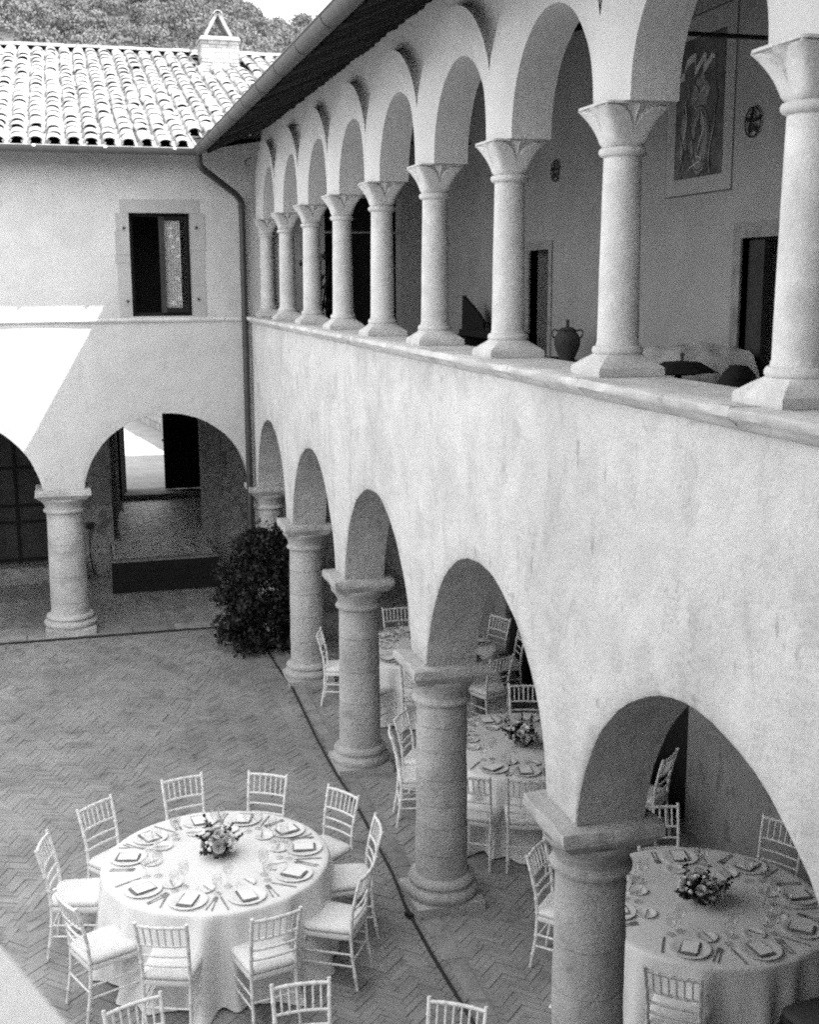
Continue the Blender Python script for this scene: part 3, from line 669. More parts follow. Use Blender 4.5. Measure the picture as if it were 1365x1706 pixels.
for (a, b, r, s_) in ((xm+.27, 5.86, .030, 1), (xm+.27, 5.62, .028, 1), (xm+.18, 5.9, .03, -1), (xm+.17, 6.02, .022, 1), (xm+.27, 5.0, .034, 1), (xm+.19, 4.93, .034, -1), (xm+.25, 5.3, .03, 1), (xm+.20, 5.75, .025, 1)): curl(a, b, r, s_, tail=.02)
cc.tube([(xm+.30, YF+.150, 5.85), (xm+.30, YF+.150, 5.62)], .005, 4); cc.tube([(xm+.26, YF+.150, 5.35), (xm+.285, YF+.150, 5.22), (xm+.29, YF+.150, 5.02)], .005, 4)
for k in range(26):
    a, b = random.choice([(xm+.17, 5.45), (xm+.21, 5.35), (xm+.16, 5.25), (xm+.24, 5.42), (xm+.15, 5.9), (xm+.2, 6.0)]); cc.lathe([(.0, -.004), (.016, 0), (.0, .004)], 6, (a+random.gauss(0, .018), YF+.152, b+random.gauss(0, .035)), cap=False)
cc.build('lace_pattern', 'lace_white', wn)
wbox('room_backing', 'wood_black', wx0-.4, wx1+.4, YF+1.6, YF+1.65, 4.4, 6.8)
# structure behind the facade
MB().box(-17.5, XB, YF+.5, 22.3, 3.70, 3.9).build('upper_floor', 'wood_dark', fwg)
MB().box(-17.5, 6.3, 27.3, 27.6, 3.72, 7.9).build('rear_wall', 'plaster_smooth', fwg)
bdoor = [(-4.75, -2.72, .28, 2.74), (-2.05, -.42, -.03, 3.3)]
m = MB(); walls(m, 'y', 22.3, 22.75, -17.5, XB, -.03, 3.70, bdoor); m.build('arcade_back_wall', 'stone_rough', fwg)
for (xa, sgn, ws) in ((-2.05, -1, (.36, .5, .33, .48, .36, .52, .40)), (-.42, 1, (.42, .30, .5, .36, .44, .34, .5))):
    z = .0
    for k, wv in enumerate(ws):
        h = (.50, .36, .44, .40, .48, .38, .44)[k]
        x0, x1 = (xa-wv, xa+.0) if sgn < 0 else (xa, xa+wv)
        b = MB(); P = []
        for i in range(5):
            P.append([(x0+.006+(x1-x0-.012)*i/4, 22.292-.012*(0 < i < 4 and 0 < j < 4)+.010*nz(i*1.3+k*3, j*1.7+xa), z+.006+(h-.012)*j/4) for j in range(5)])
        b.grid(P); b.box(x0+.004, x1-.004, 22.292, 22.34, z+.004, z+h-.004); b.build('jamb_stone', 'stone_rough', fwg, 40); z += h
# door in the left bay
for k in range(10):
    x0 = -4.73+k*.2; MB().box(x0+.004, x0+.196, 22.42, 22.46, .30, 2.72).build('door_plank', 'wood_door', fwg)
for zz in (.34, 1.02, 1.32, 2.0, 2.64): MB().box(-4.74, -2.73, 22.40, 22.425, zz, zz+.05).build('door_rail', 'wood_black', fwg)
MB().box(-3.73, -3.68, 22.395, 22.42, .30, 2.72).build('door_stile', 'wood_black', fwg)
MB().lathe([(.0, -.02), (.02, 0), (.0, .02)], 8, (-3.55, 22.38, 1.42), cap=False).build('door_knob', 'steel', fwg)
stone_block(-4.9, -2.6, 22.0, 22.31, -.01, .30, .02, 6).build('door_step', 'stone_rough', fwg, 40)
# platform, passage, outer doors
MB().box(-2.15, -.36, 20.82, 22.3, -.02, .565).build('platform', 'mortar', fwg)
for k in range(3): MB().box(-2.16, -.35, 20.785, 20.818, .02+k*.18, .195+k*.18).build('riser_board', 'wood_black', fwg)
stone_block(-2.16, -.35, 20.78, 20.98, .555, .585, .006, 6).build('nosing_stone', 'stone_kerb', fwg, 40)
me_pas = MB()
for (X, Y, a, zb) in herring(-2.2, .1, 20.98, 26.8, PI/4, lambda X, Y: -2.07+(Y-21.6)*.06 < X < -.40+(Y-21.6)*.075 or (Y < 22.3 and -2.13 < X < -.37), .575):
    c = Vector((X, Y, zb-.02+random.gauss(0, .003))); me_pas.cbox(c, (bl, bwid, .04), Matrix.Rotation(a, 3, 'Z'))
Mt['brick_passage_lit'] = mat('brick_passage_lit', .24, .40, 1.5, .38, .5, 40, fine=.3, island=.12, spec=.6)  # paler, glossier brick: outside light on the passage floor put into colour
tag(me_pas.build('passage_brickwork', 'brick_passage_lit', fwg), kind='stuff')
MB().box(-2.3, .4, 22.36, 27.19, .3, .56).build('passage_base', 'mortar', fwg)
MB().add([(-2.06, 22.5, .3), (-1.70, 27.2, .3), (-1.70, 27.2, 3.7), (-2.06, 22.5, 3.7), (-2.5, 22.5, .3), (-2.5, 27.2, .3), (-2.5, 27.2, 3.7), (-2.5, 22.5, 3.7)], [(0,1,2,3), (4,7,6,5), (0,3,7,4), (1,5,6,2), (0,4,5,1), (3,2,6,7)]).build('passage_wall', 'stone_rough', fwg)
MB().add([(-.41, 22.5, .3), (.02, 27.2, .3), (.02, 27.2, 3.7), (-.41, 22.5, 3.7), (.6, 22.5, .3), (.6, 27.2, .3), (.6, 27.2, 3.7), (.6, 22.5, 3.7)], [(3,2,1,0), (5,6,7,4), (4,7,3,0), (2,6,5,1), (1,5,4,0), (7,6,2,3)]).build('passage_wall', 'stone_rough', fwg)
MB().box(-2.5, .6, 22.3, 27.6, 3.7, 3.8).build('passage_ceiling', 'plaster_vault', fwg)
stone_block(-1.74, .06, 26.75, 27.65, .5, .70, .015, 7).build('threshold_stone', 'stone_kerb', fwg, 40)
m = MB(); walls(m, 'y', 27.2, 27.6, -17.5, 6.3, -.03, 3.72, [(-1.60, .02, .5, 3.5)]); m.build('outer_wall', 'stone_white', fwg)
MB().box(-.76, .03, 27.22, 27.28, .72, 3.5).build('door_leaf', 'wood_black', fwg)
MB().box(-.80, -.74, 27.17, 27.22, 1.80, 1.84).build('door_latch', 'iron', fwg)
MB().cbox((-1.72, 26.55, 2.1), (.05, 1.0, 2.75), Matrix.Rotation(-.10, 3, 'Z')).build('door_leaf', 'wood_black', fwg)
# wall lamp hose by the column
MB().tube([(-2.47, 22.24, .95), (-2.46, 22.2, .90), (-2.48, 22.24, .8), (-2.49, 22.24, .4), (-2.44, 22.2, .08), (-2.36, 22.15, .02)], .014, 6).build('wall_hose', 'iron', fwg)
MB().box(-2.53, -2.40, 22.2, 22.30, .90, .99).build('hose_box', 'iron', fwg)
# roof
E0, ZE, SL = 17.60, 7.062, .329
def zr(yv): return ZE+SL*(yv-E0)
RY = 25.35
roof = MB().add([(-17.9, E0+.05, zr(E0+.05)-.03), (-.7, E0+.05, zr(E0+.05)-.03), (6.4, 22.6, zr(22.6)-.03), (6.4, RY, zr(RY)-.03), (-17.9, RY, zr(RY)-.03), (-17.9, 27.9, zr(RY)-.8), (6.4, 27.9, zr(RY)-.8)],
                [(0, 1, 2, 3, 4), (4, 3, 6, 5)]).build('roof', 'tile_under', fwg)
ang = math.atan(SL); SPX = .2435; LT = .42; EXP = .362
tc_me = []
for k in range(4):
    b = MB(); half_tile(b, (0, 0, .026), (0, LT, .0), .103-.003*k, .086, UPV, 1, th=.018, n=8, sag=.60); tc_me.append(b.mesh('tile', 'tile', 40))
cands = []
ncol = int(13.5/SPX)
for c in range(ncol):
    xx = -9.75+c*SPX
    ys = E0 if xx < -.84 else E0+.3+.75*(xx+.84)
    r0 = math.ceil((ys-E0)/(EXP*math.cos(ang))-1e-6)
    for r_ in range(r0, 23):
        yv = E0+.02+r_*EXP*math.cos(ang)
        if yv+.4 > RY: continue
        if -.10 < xx < .82 and 23.62 < yv < 24.6: continue     # the chimney stands here
        u_, v_, d_ = proj((xx, yv, zr(yv)+.06))
        vis = -30 < u_ < 460 and v_ > 60 and v_ > 250-1.08*(u_-328) - 400*(u_ < 330)
        cands.append((d_ if vis else 999+d_, xx, yv))
cands.sort(); st = MB()
covers = cands[:298]
def tile_tf(xx, yv):
    wob = .014*nz(xx*4, yv*1.5, 2)
    return (xx+wob+random.gauss(0, .005), yv+random.gauss(0, .014), zr(yv)+.032+random.gauss(0, .004)+max(0, random.gauss(-.012, .012))), (ang+random.gauss(0, .012), random.gauss(0, .045), random.gauss(0, .03))
for (_, xx, yv) in covers:
    l_, e_ = tile_tf(xx, yv); o = link('tile', random.choice(tc_me), roof); o.location = l_; o.rotation_euler = e_
from mathutils import Euler
pb = MB(); half_tile(pb, (0, 0, .012), (0, LT, 0), .064, .058, UPV, -1, th=.016, n=6); tv_p, tf_p = pb.v, pb.f
tv = [[tuple(v.co) for v in me.vertices] for me in tc_me]; tf = [[tuple(p.vertices) for p in me.polygons] for me in tc_me]
def add_tile(xx, yv, flip=False):
    l_, e_ = tile_tf(xx, yv); k = random.randrange(4); R = Euler(e_).to_matrix(); L = Vector(l_)
    if flip: st.add([L+R @ Vector(v) for v in tv_p], tf_p)
    else: st.add([L+R @ Vector(v) for v in tv[k]], tf[k])
for (_, xx, yv) in cands[298:]: add_tile(xx, yv)
for (d_, xx, yv) in cands: add_tile(xx+SPX/2, yv+.004, True)
tag(st.build('roof_tiles', 'tile', roof, 40), kind='stuff')
x = -9.8
while x < 6.2:            # flat ridge slabs
    l = .335; b = stone_block(x+.004, x+l-.004, RY-.22, RY+.22, zr(RY)+.03, zr(RY)+.085, .006, 2); o = b.build('ridge_tile', 'tile', roof, 30)
    o.location.z = random.uniform(-.008, .012); x += l
# gutter along the far eave
gutter([((-9.9, GY, GZ), 1), ((GX, GY, GZ), 1)], .078, 'gutter', fwg, Vector((0, 1, 0)))
MB().tube([(-9.9, GY-.078, GZ), (GX-.08, GY-.078, GZ)], .008, 6).build('gutter_lip', 'stone_white', fwg)
for k in range(9): MB().box(-1.12-k*.93, -1.08-k*.93, GY-.095, GY-.075, GZ-.022, GZ+.008).build('gutter_clip', 'china', fwg)
# chimney
ch = empty('chimney', (.36, 24.25, 0), 0, fwg); CZ = 9.67; CH = .345
MB().box(-CH+.02, CH-.02, -.26, .26, 8.9, CZ-.02).build('chimney_core', 'stone_white', ch)
z = 9.10; k = 0
while z < CZ-.05:
    h = random.choice((.06, .08, .10, .12)); h = min(h, CZ-z)
    for face in range(4):
        L_ = 2*CH if face in (0, 2) else .56; u = -L_/2
        while u < L_/2-.02:
            l = min(random.uniform(.10, .26), L_/2-u)
            if L_/2-u-l < .06: l = L_/2-u
            pr = random.uniform(.0, .018)
            a, b = u+.004, u+l-.004
            if face == 0: bb = (a, b, -.28-pr, -.24, z+.004, z+h-.004)
            elif face == 2: bb = (a, b, .24, .28+pr, z+.004, z+h-.004)
            elif face == 1: bb = (CH-.04, CH+pr, a, b, z+.004, z+h-.004)
            else: bb = (-CH-pr, -CH+.04, a, b, z+.004, z+h-.004)
            MB().box(*bb).build('stone', 'stone_white', ch); u += l
    z += h
MB().box(-CH-.035, CH+.035, -.33, .33, CZ, CZ+.035).build('cap_slab', 'stone_white', ch)
MB().box(-CH-.005, CH+.02, -.30, .30, CZ+.037, CZ+.075).build('cap_slab', 'stone_white', ch)
for s_ in (-1, 1):
    R = Matrix.Rotation(s_*math.radians(31), 3, 'Y'); MB().cbox((s_*.125-.02, 0, CZ+.29), (.055, .56, .47), Matrix.Rotation(-s_*math.radians(29), 3, 'Y')).build('cap_tile', 'stone_white', ch)
t = MB(); half_tile(t, (-.02, -.32, CZ+.47), (-.02, .32, CZ+.48), .085, .085, UPV, 1, th=.02); t.build('cap_ridge_tile', 'stone_white', ch, 40)
b = MB(); half_tile(b, (-.50, -.20, 9.20), (-.44, .1, 9.30), .09, .085, UPV, 1); b.build('flashing_tile', 'tile', ch, 40)

# ------------------------------------------------------------------ left wing (closes the court beyond the frame), parapet by the camera, outside world
lw = thing('opposite_wing', 'plain white plastered wing closing the court opposite the loggia', 'building')
MB().box(-18.1, -17.5, -3, 18.4, -.03, 7.0).build('facade', 'plaster_smooth', lw)
MB().add([(-16.9, -3.2, 7.05), (-16.9, 18.4, 7.05), (-21, 18.4, 8.2), (-21, -3.2, 8.2)], [(0, 1, 2, 3)]).build('roof', 'tile', lw)
nw = thing('near_wing', 'plain white plastered wing behind the viewer with an unseen eave deepened for shade', 'building')
MB().box(-17.5, -.01, -1.6, -1.1, -.03, 7.1).build('facade', 'plaster_smooth', nw)
MB().add([(-17.5, .95, 7.02), (-.9, .95, 7.02), (-.9, -5.5, 9.0), (-17.5, -5.5, 9.0), (-17.5, .95, 7.10), (-.9, .95, 7.10), (-.9, -5.5, 9.08), (-17.5, -5.5, 9.08)], [(0,1,2,3), (7,6,5,4), (0,4,5,1), (1,5,6,2), (2,6,7,3), (3,7,4,0)]).build('roof', 'tile', nw)  # unseen eave, carried far out to keep sun off the parapet
pz = 4.60
A = [(-2.60, .855), (-2.80, 1.35), (-3.6, 1.35), (-3.6, .855)]
m = MB(); n = 4
top = []
A = [(-2.585, .82), (-2.86, 1.475), (-3.7, 1.475), (-3.7, .82)]
m.add([(a, b, pz) for a, b in A]+[(a, b, -.02) for a, b in A], [(0,1,2,3)[::-1], (0,4,5,1)[::-1], (1,5,6,2)[::-1], (2,6,7,3)[::-1], (3,7,4,0)[::-1]])
Mt['plaster_white'] = mat('plaster_white', .47, .53, 3, .95, .3, 30, fine=.15)
tag(m.build('parapet', 'plaster_white'), 'smooth white plastered parapet corner cutting into the bottom left of the view', 'parapet')
op = MB().box(-20, 20, 27.6, 60, -.03, .60).build('outer_paving', 'outer_paving'); tag(op, kind='structure')
hs = thing('shade_house', 'unseen pale stone outhouse added to shade the paving beyond the passage', 'building')  # out-of-view block, placed for its shadow on the outer paving
MB().box(.95, 5, 27.7, 30.9, .5, 7.2).build('wall', 'stone_white', hs)
MB().add([(.7, 27.65, 7.2), (  .7, 30.9, 7.2), (3, 30.9, 8.2), (3, 27.65, 8.2), (5.3, 27.65, 7.2), (5.3, 30.9, 7.2)], [(0,1,2,3), (3,2,5,4)]).build('roof', 'tile', hs)
gw = thing('shade_wall', 'pale rubble stone wall added outside to shade the ground beyond the passage doorway', 'wall')  # added mostly out of view, set for its shadow edge on the ground
z = .6
while z < 2.2:
    h = random.uniform(.16, .26); yv = 33.05
    while yv < 46:
        l = random.uniform(.3, .6); xo = .85-(yv-33)*.144; pr = random.uniform(-.02, .03)
        MB().add([(xo-pr, yv+.01, z+.01), (xo-pr-l*.144, yv+l-.01, z+.01), (xo+.5, yv+l-.01, z+.01), (xo+.5, yv+.01, z+.01), (xo-pr, yv+.01, z+h-.01), (xo-pr-l*.144, yv+l-.01, z+h-.01), (xo+.5, yv+l-.01, z+h-.01), (xo+.5, yv+.01, z+h-.01)],
                 [(0,1,2,3), (7,6,5,4), (4,5,1,0), (5,6,2,1), (6,7,3,2), (7,4,0,3)]).build('stone', 'stone_white', gw); yv += l
    z += h
# wooded hill
def hz(xv, yv):
    ridge = 28.7 + 6.0*max(0, min(1, (16-xv)/8))**.9 + 2.5*max(0, (-xv-5)/40) - .10*max(0, xv-22)+.5*nz(xv*.2, 3)
    t = (yv-48)/75
    if t <= 1: return .4+(ridge-.4)*max(0, t)**1.0
    return ridge-(t-1)*20
P = [[(xv, yv, hz(xv, yv)) for yv in np.linspace(48, 170, 26)] for xv in np.linspace(-120, 140, 66)]
tag(MB().grid(P).build('hillside', 'soil', None, 60), kind='structure')
Q = []
def leaves(center, rad, n, size, flat_=.8, sc=.6):
    d = rng.normal(size=(n, 3)); d /= np.linalg.norm(d, axis=1)[:, None]; r = rng.uniform(.55, 1.05, (n, 1))
    d[:, 2] = np.abs(d[:, 2])*1.0-.25
    p = np.array(center)+d*r*np.array([rad, rad, rad*flat_])
    nn = d+rng.normal(scale=sc, size=(n, 3)); nn /= np.linalg.norm(nn, axis=1)[:, None]
    a = np.cross(nn, rng.normal(size=(n, 3))); a /= np.linalg.norm(a, axis=1)[:, None]; b = np.cross(nn, a)
    s = rng.uniform(.6, 1.2, (n, 1))*size
    return np.stack([p-a*s-b*s*.15, p-b*s*.6, p+a*s, p+b*s*.6], 1)
for k in range(820):
    xv, yv = rng.uniform(-24, 46), rng.uniform(82, 124)
    if k < 150: yv = rng.uniform(119, 124)
    R_ = rng.uniform(.9, 1.9)*(1.3 if rng.random() < .2 else 1); zc = hz(xv, yv)+R_*.3
    near = -13 < xv < 27
    for j in range(13 if near else 4):
        d = rng.normal(size=3); d /= np.linalg.norm(d); d[2] = abs(d[2])
        r_ = R_*rng.uniform(.35, .6)*(1 if near else 1.5)
        Q.append(leaves((xv+d[0]*R_*.8, yv+d[1]*R_*.8, zc+d[2]*R_*.8), r_, 60 if near else 24, .105 if near else .3, .9, .3))
wd = link('woodland', quads_mesh('woodland', np.concatenate(Q), 'leaf_hill')); tag(wd, kind='stuff')

# ------------------------------------------------------------------ shrub in the corner, cables
sh = thing('evergreen_shrub', 'large dark glossy evergreen shrub at the foot of the corner column', 'shrub', (-.12, 16.95, 0))
Q = []
for k in range(230):
    u = rng.random(); hgt = .06+1.62*u; rr = (.62 if hgt < 1.2 else .62-.65*(hgt-1.2)) * (1.0 if hgt > .2 else .95)
    a = rng.uniform(0, 2*PI); q_ = math.sqrt(rng.random())*rr
    c = (q_*math.cos(a)*1.0-.02+(.08 if hgt > 1.2 else 0), q_*math.sin(a)*.7, hgt)
    Q.append(leaves(c, .17, 46, .036, 1.0)); Q.append(leaves(c, .18, 22, .022, 1.0)); Q.append(leaves(c, .2, 5, .05, 1.0))
link('foliage', quads_mesh('foliage', np.concatenate(Q), 'leaf_bush'), sh)
for k in range(9):
    a = rng.uniform(0, 2*PI); m = MB().tube([(0.05*math.cos(a), .05*math.sin(a), 0), (.2*math.cos(a), .15*math.sin(a), .5), (.3*math.cos(a), .22*math.sin(a), 1.0), (.25*math.cos(a)+.08, .2*math.sin(a), 1.45+.4*random.random())], [.018, .014, .010, .005], 6); m.build('stem', 'wood_dark', sh)
tw = []
for k in range(10):
    x0, z0 = random.uniform(-.1, .35), random.uniform(1.6, 1.75); tw.append(leaves((x0, random.uniform(-.1, .1), z0+random.uniform(0, .22)), .06, 7, .032, 1.4))
link('twig_leaves', quads_mesh('twig_leaves', np.concatenate(tw), 'leaf_bush'), sh)
def cable(pts, r, label):
    fine = []
    pts = [Vector(p) for p in pts]
    for i in range(len(pts)-1):
        for k in range(5): fine.append(pts[i].lerp(pts[i+1], k/5)+Vector((.006*nz(i*3+k*.7, 1), .006*nz(2, i*3+k*.7), 0)))
    fine.append(pts[-1])
    return tag(MB().tube(fine, r, 8).build('cable', 'iron', None, 60), label, 'cable')
cable([(-.15, 17.6, .02), (-.123, 16.8, .02), (-.116, 16.1, .02), (-.07, 15.03, .02), (-.115, 13.18, .02), (-.115, 12.18, .02), (-.10, 11.84, .02), (-.085, 11.0, .022), (-.10, 9.77, .022), (-.14, 9.24, .022), (-.14, 8.45, .022), (-.11, 7.49, .022), (-.10, 6.0, .022)], .0135, 'black cable lying on the bricks along the foot of the arcade columns')
cable([(-5.2, 18.24, .02), (-3.2, 18.25, .02), (-2.0, 18.24, .02), (-.9, 18.23, .02), (-.2, 18.2, .02)], .013, 'black cable lying along the kerb below the far arches')
MB_ = MB().cbox((-.15, 9.05, .028), (.04, .085, .035), Matrix.Rotation(.4, 3, 'Z')); tag(MB_.build('cable_connector', 'iron'), 'small black plug lying beside the cable at the third column base', 'connector')

# ------------------------------------------------------------------ chairs
def bamboo(pts, r, rings, n=8):
    pts = [Vector(p) for p in pts]; L = [0]
    for i in range(1, len(pts)): L.append(L[-1]+(pts[i]-pts[i-1]).length)
    T = L[-1]
    def at(s):
        for i in range(1, len(L)):
            if s <= L[i]+1e-9: return pts[i-1].lerp(pts[i], (s-L[i-1])/(L[i]-L[i-1]))
        return pts[-1]
    st_ = [(0, r)]+[(l, r) for l in L[1:-1]]+[(T, r)]
    for q_ in rings:
        s = q_*T; st_ += [(s-.012, r), (s-.005, r*1.22), (s+.005, r*1.22), (s+.012, r)]
    st_ = sorted([q_ for q_ in st_ if 0 <= q_[0] <= T]); return [at(s) for s, _ in st_], [b for _, b in st_]
def chair_meshes():
    out = []
    def t(name, pts, r, rings=(), n=8):
        p, rr = bamboo(pts, r, rings); out.append((name, MB().tube(p, rr, n).mesh(name, 'white_paint', 50)))
    for s in (-1, 1):
        t('leg', [(s*.175, -.235, 0), (s*.168, -.195, .25), (s*.168, -.185, .43), (s*.170, -.20, .62), (s*.176, -.235, .78), (s*.182, -.275, .925)], .0135, (.12, .3, .5, .62, .75, .88))
        t('leg', [(s*.192, .205, 0), (s*.182, .178, .425)], .0135, (.2, .45, .7, .9))
        for z in (.19, .285): t('stretcher', [(s*.171, -.205+.02*(z-.19)*10, z), (s*.187, .192-.1*(z-.19), z)], .0085, (.33, .66))
    t('stretcher', [(-.187, .192, .235), (.187, .192, .235)], .0085, (.33, .66)); t('stretcher', [(-.168, -.2, .235), (.168, -.2, .235)], .0085, (.33, .66))
    def rail(z, y, r, bow, rings): t('top_rail' if z > .85 else 'rail', [(x_, y-bow*(1-(x_/.176)**2), z) for x_ in (-.178, -.12, -.06, 0, .06, .12, .178)], r, rings)
    rail(.895, -.266, .0125, .02, (.25, .5, .75)); rail(.735, -.224, .010, .02, (.25, .75)); rail(.645, -.206, .009, .018, (.3, .7)); rail(.565, -.196, .009, .018, (.3, .7))
    for k in range(6):
        x_ = -.128+k*.0512; b = .02*(1-(x_/.176)**2); t('spindle', [(x_*.97, -.224-b, .735), (x_, -.266-b, .895)], .0068, (.3, .7), 6)
    f = MB(); c8 = []
    def ring(hx, hy, z, rad=.05, cy_=0.0):
        pts = []
        for (sx, sy, a0) in ((1, 1, 0), (-1, 1, 90), (-1, -1, 180), (1, -1, 270)):
            for k in range(5):
                a = math.radians(a0+k*22.5); wx_ = hx*(1 if sy > 0 else .92); pts.append((sx*(wx_-rad)+rad*math.cos(a), cy_+sy*(hy-rad)+rad*math.sin(a), z))
        return pts+[pts[0]]
    rows = [ring(.17, .165, .405), ring(.2, .2, .407), ring(.204, .204, .425), ring(.2, .2, .442), ring(.17, .17, .443)]
    f.grid([r_[::-1] for r_ in rows]); out.append(('seat_frame', f.mesh('seat_frame', 'white_paint', 45)))
    c = MB(); rows = [ring(.185, .185, .444), ring(.197, .197, .452, .06), ring(.203, .203, .468, .065), ring(.198, .198, .486, .065), ring(.18, .18, .499, .06), ring(.13, .13, .507, .05), ring(.06, .06, .510, .03), ring(.02, .02, .511, .01), [(0, 0, .5112)]*21]
    c.grid([r_[::-1] for r_ in rows]); out.append(('seat_cushion', c.mesh('seat_cushion', 'cushion', 75)))
    return out
CM = chair_meshes()
proto = None
def chair(x, y, facing, label, group):
    """facing: world angle of the chair's front"""
    global proto
    if proto is None:
        proto = thing('banquet_chair', label, 'chair')
        for n_, me in CM: link(n_, me, proto)
        c = proto
    else: c = copy_tree(proto)
    tag(c, label, 'chair', group); c.location = (x, y, .004); c.rotation_euler = (0, 0, facing-PI/2); return c

# ------------------------------------------------------------------ tables
def cloth_mesh(seed, R=.892, H=.755, hem=.012):
    r_ = random.Random(seed); ph = [r_.uniform(0, 6.3) for _ in range(6)]; n = 240; rows = []
    def fold(a): return .36*math.sin(11*a+ph[0]+.6*math.sin(3*a))+.34*math.sin(17*a+ph[1]+.8*math.sin(2*a))+.2*math.sin(5*a+ph[2])+.22*math.sin(27*a+ph[3])
    for (rr, zz, k) in ((.02, H+.003, 0), (.3, H+.003, 0), (.6, H+.003, 0), (.84, H+.002, 0), (R-.012, H, 0), (R, H-.008, .03), (R+.005, H-.03, .08), (R+.010, H-.10, .28), (R+.020, H-.22, .56), (R+.030, H-.38, .78), (R+.044, H-.55, .95), (R+.070, H-.68, 1.0), (R+.085, hem, 1.05)):
        row = []
        for i in range(n+1):
            a = 2*PI*(i % n)/n; f_ = fold(a)*(1.05+.45*math.sin(3*a+ph[4])+.3*math.sin(7*a+ph[5])); d = k*.105*f_; zz2 = zz
            if zz == hem: d += .05*max(0, f_); zz2 = hem+.02*max(0, -f_)
            row.append(((rr+d)*math.cos(a), (rr+d)*math.sin(a), zz2+(.0015*nz(rr*5*math.cos(a), rr*5*math.sin(a), seed) if k == 0 else 0)))
        rows.append(row)
    m = MB().grid([q_[::-1] for q_ in rows][::1]); return m.mesh('tablecloth', 'cloth', 80)
def table(cx_, cy_, which, group, seed):
    t = thing('round_table', 'round banquet table hidden under the white cloth of the %s' % which, 'table', (cx_, cy_, 0), 0, group)
    MB().lathe([(.0, .72), (.865, .72), (.87, .73), (.87, .745), (.865, .752), (0, .752)], 40, cap=False).build('tabletop', 'wood_dark', t)
    for k in range(4):
        a = PI/4+k*PI/2; MB().tube([(.6*math.cos(a), .6*math.sin(a), 0), (.5*math.cos(a), .5*math.sin(a), .72)], .018, 8).build('leg', 'iron', t)
    c = link('tablecloth', cloth_mesh(seed)); c.location = (cx_, cy_, 0); c.rotation_euler.z = seed
    tag(c, 'white floor-length cloth draped over the %s' % which, 'tablecloth', 'white tablecloths')
# tableware meshes
def lm(prof, n=24, m='china', nm='plate'): return MB().lathe(prof, n, cap=False).mesh(nm, m, 50)
ME = {}
ME['plate'] = lm([(0, .004), (.085, .004), (.098, .008), (.142, .018), (.146, .017), (.10, .002), (.08, 0), (0, 0)], 36)
ME['bread_plate'] = lm([(0, .003), (.045, .003), (.052, .007), (.078, .014), (.081, .013), (.05, .001), (0, 0)], 28, nm='bread_plate')
ME['bowl'] = lm([(0, .006), (.02, .006), (.036, .014), (.042, .024), (.044, .023), (.036, .010), (.02, .003), (0, .003)], 20, nm='bowl')
q = MB().box(-.062, .062, -.092, .092, .0, .006); q.box(-.060, .060, -.090, .086, .0065, .012); ME['napkin'] = q.mesh('napkin', 'napkin')
ME['card'] = MB().box(-.053, .053, -.076, .076, 0, .0015).mesh('menu_card', 'card')
def fork_m():
    m = MB(); m.cbox((0, -.02, .003), (.007, .115, .003)); m.cbox((0, -.085, .003), (.011, .03, .003)); m.cbox((0, .048, .004), (.020, .026, .003))
    for k in range(4): m.cbox((-.0078+k*.0052, .078, .005), (.0028, .036, .0025))
    return m.mesh('fork', 'steel')
def knife_m():
    m = MB(); m.cbox((0, -.065, .004), (.010, .09, .006)); m.add([(-.008, -.02, .003), (.008, -.02, .003), (.008, .075, .003), (0, .115, .003), (-.006, .08, .003), (-.008, -.02, .006), (.006, -.02, .006), (.006, .075, .006), (0, .11, .006), (-.006, .08, .006)],
        [(4,3,2,1,0), (5,6,7,8,9), (0,1,6,5), (1,2,7,6), (2,3,8,7), (3,4,9,8), (4,0,5,9)]); return m.mesh('knife', 'steel')
ME['fork'] = fork_m(); ME['knife'] = knife_m()
ME['wine'] = lm([(0, .002), (.034, .002), (.034, .005), (.008, .010), (.0045, .02), (.0045, .085), (.012, .095), (.030, .115), (.040, .145), (.040, .17), (.034, .205), (.0325, .205), (.038, .17), (.038, .145), (.028, .117), (.006, .098)], 20, 'glass', 'wine_glass')
ME['water'] = lm([(0, .002), (.032, .002), (.032, .005), (.008, .009), (.005, .018), (.005, .055), (.015, .066), (.034, .09), (.039, .115), (.036, .15), (.0345, .15), (.037, .115), (.032, .092), (.01, .068)], 20, 'glass', 'water_glass')
def item(name, me, label, cat, loc, rz, group):
    o = link(name, me); o.location = loc; o.rotation_euler = (0, 0, rz); return tag(o, label, cat, group)
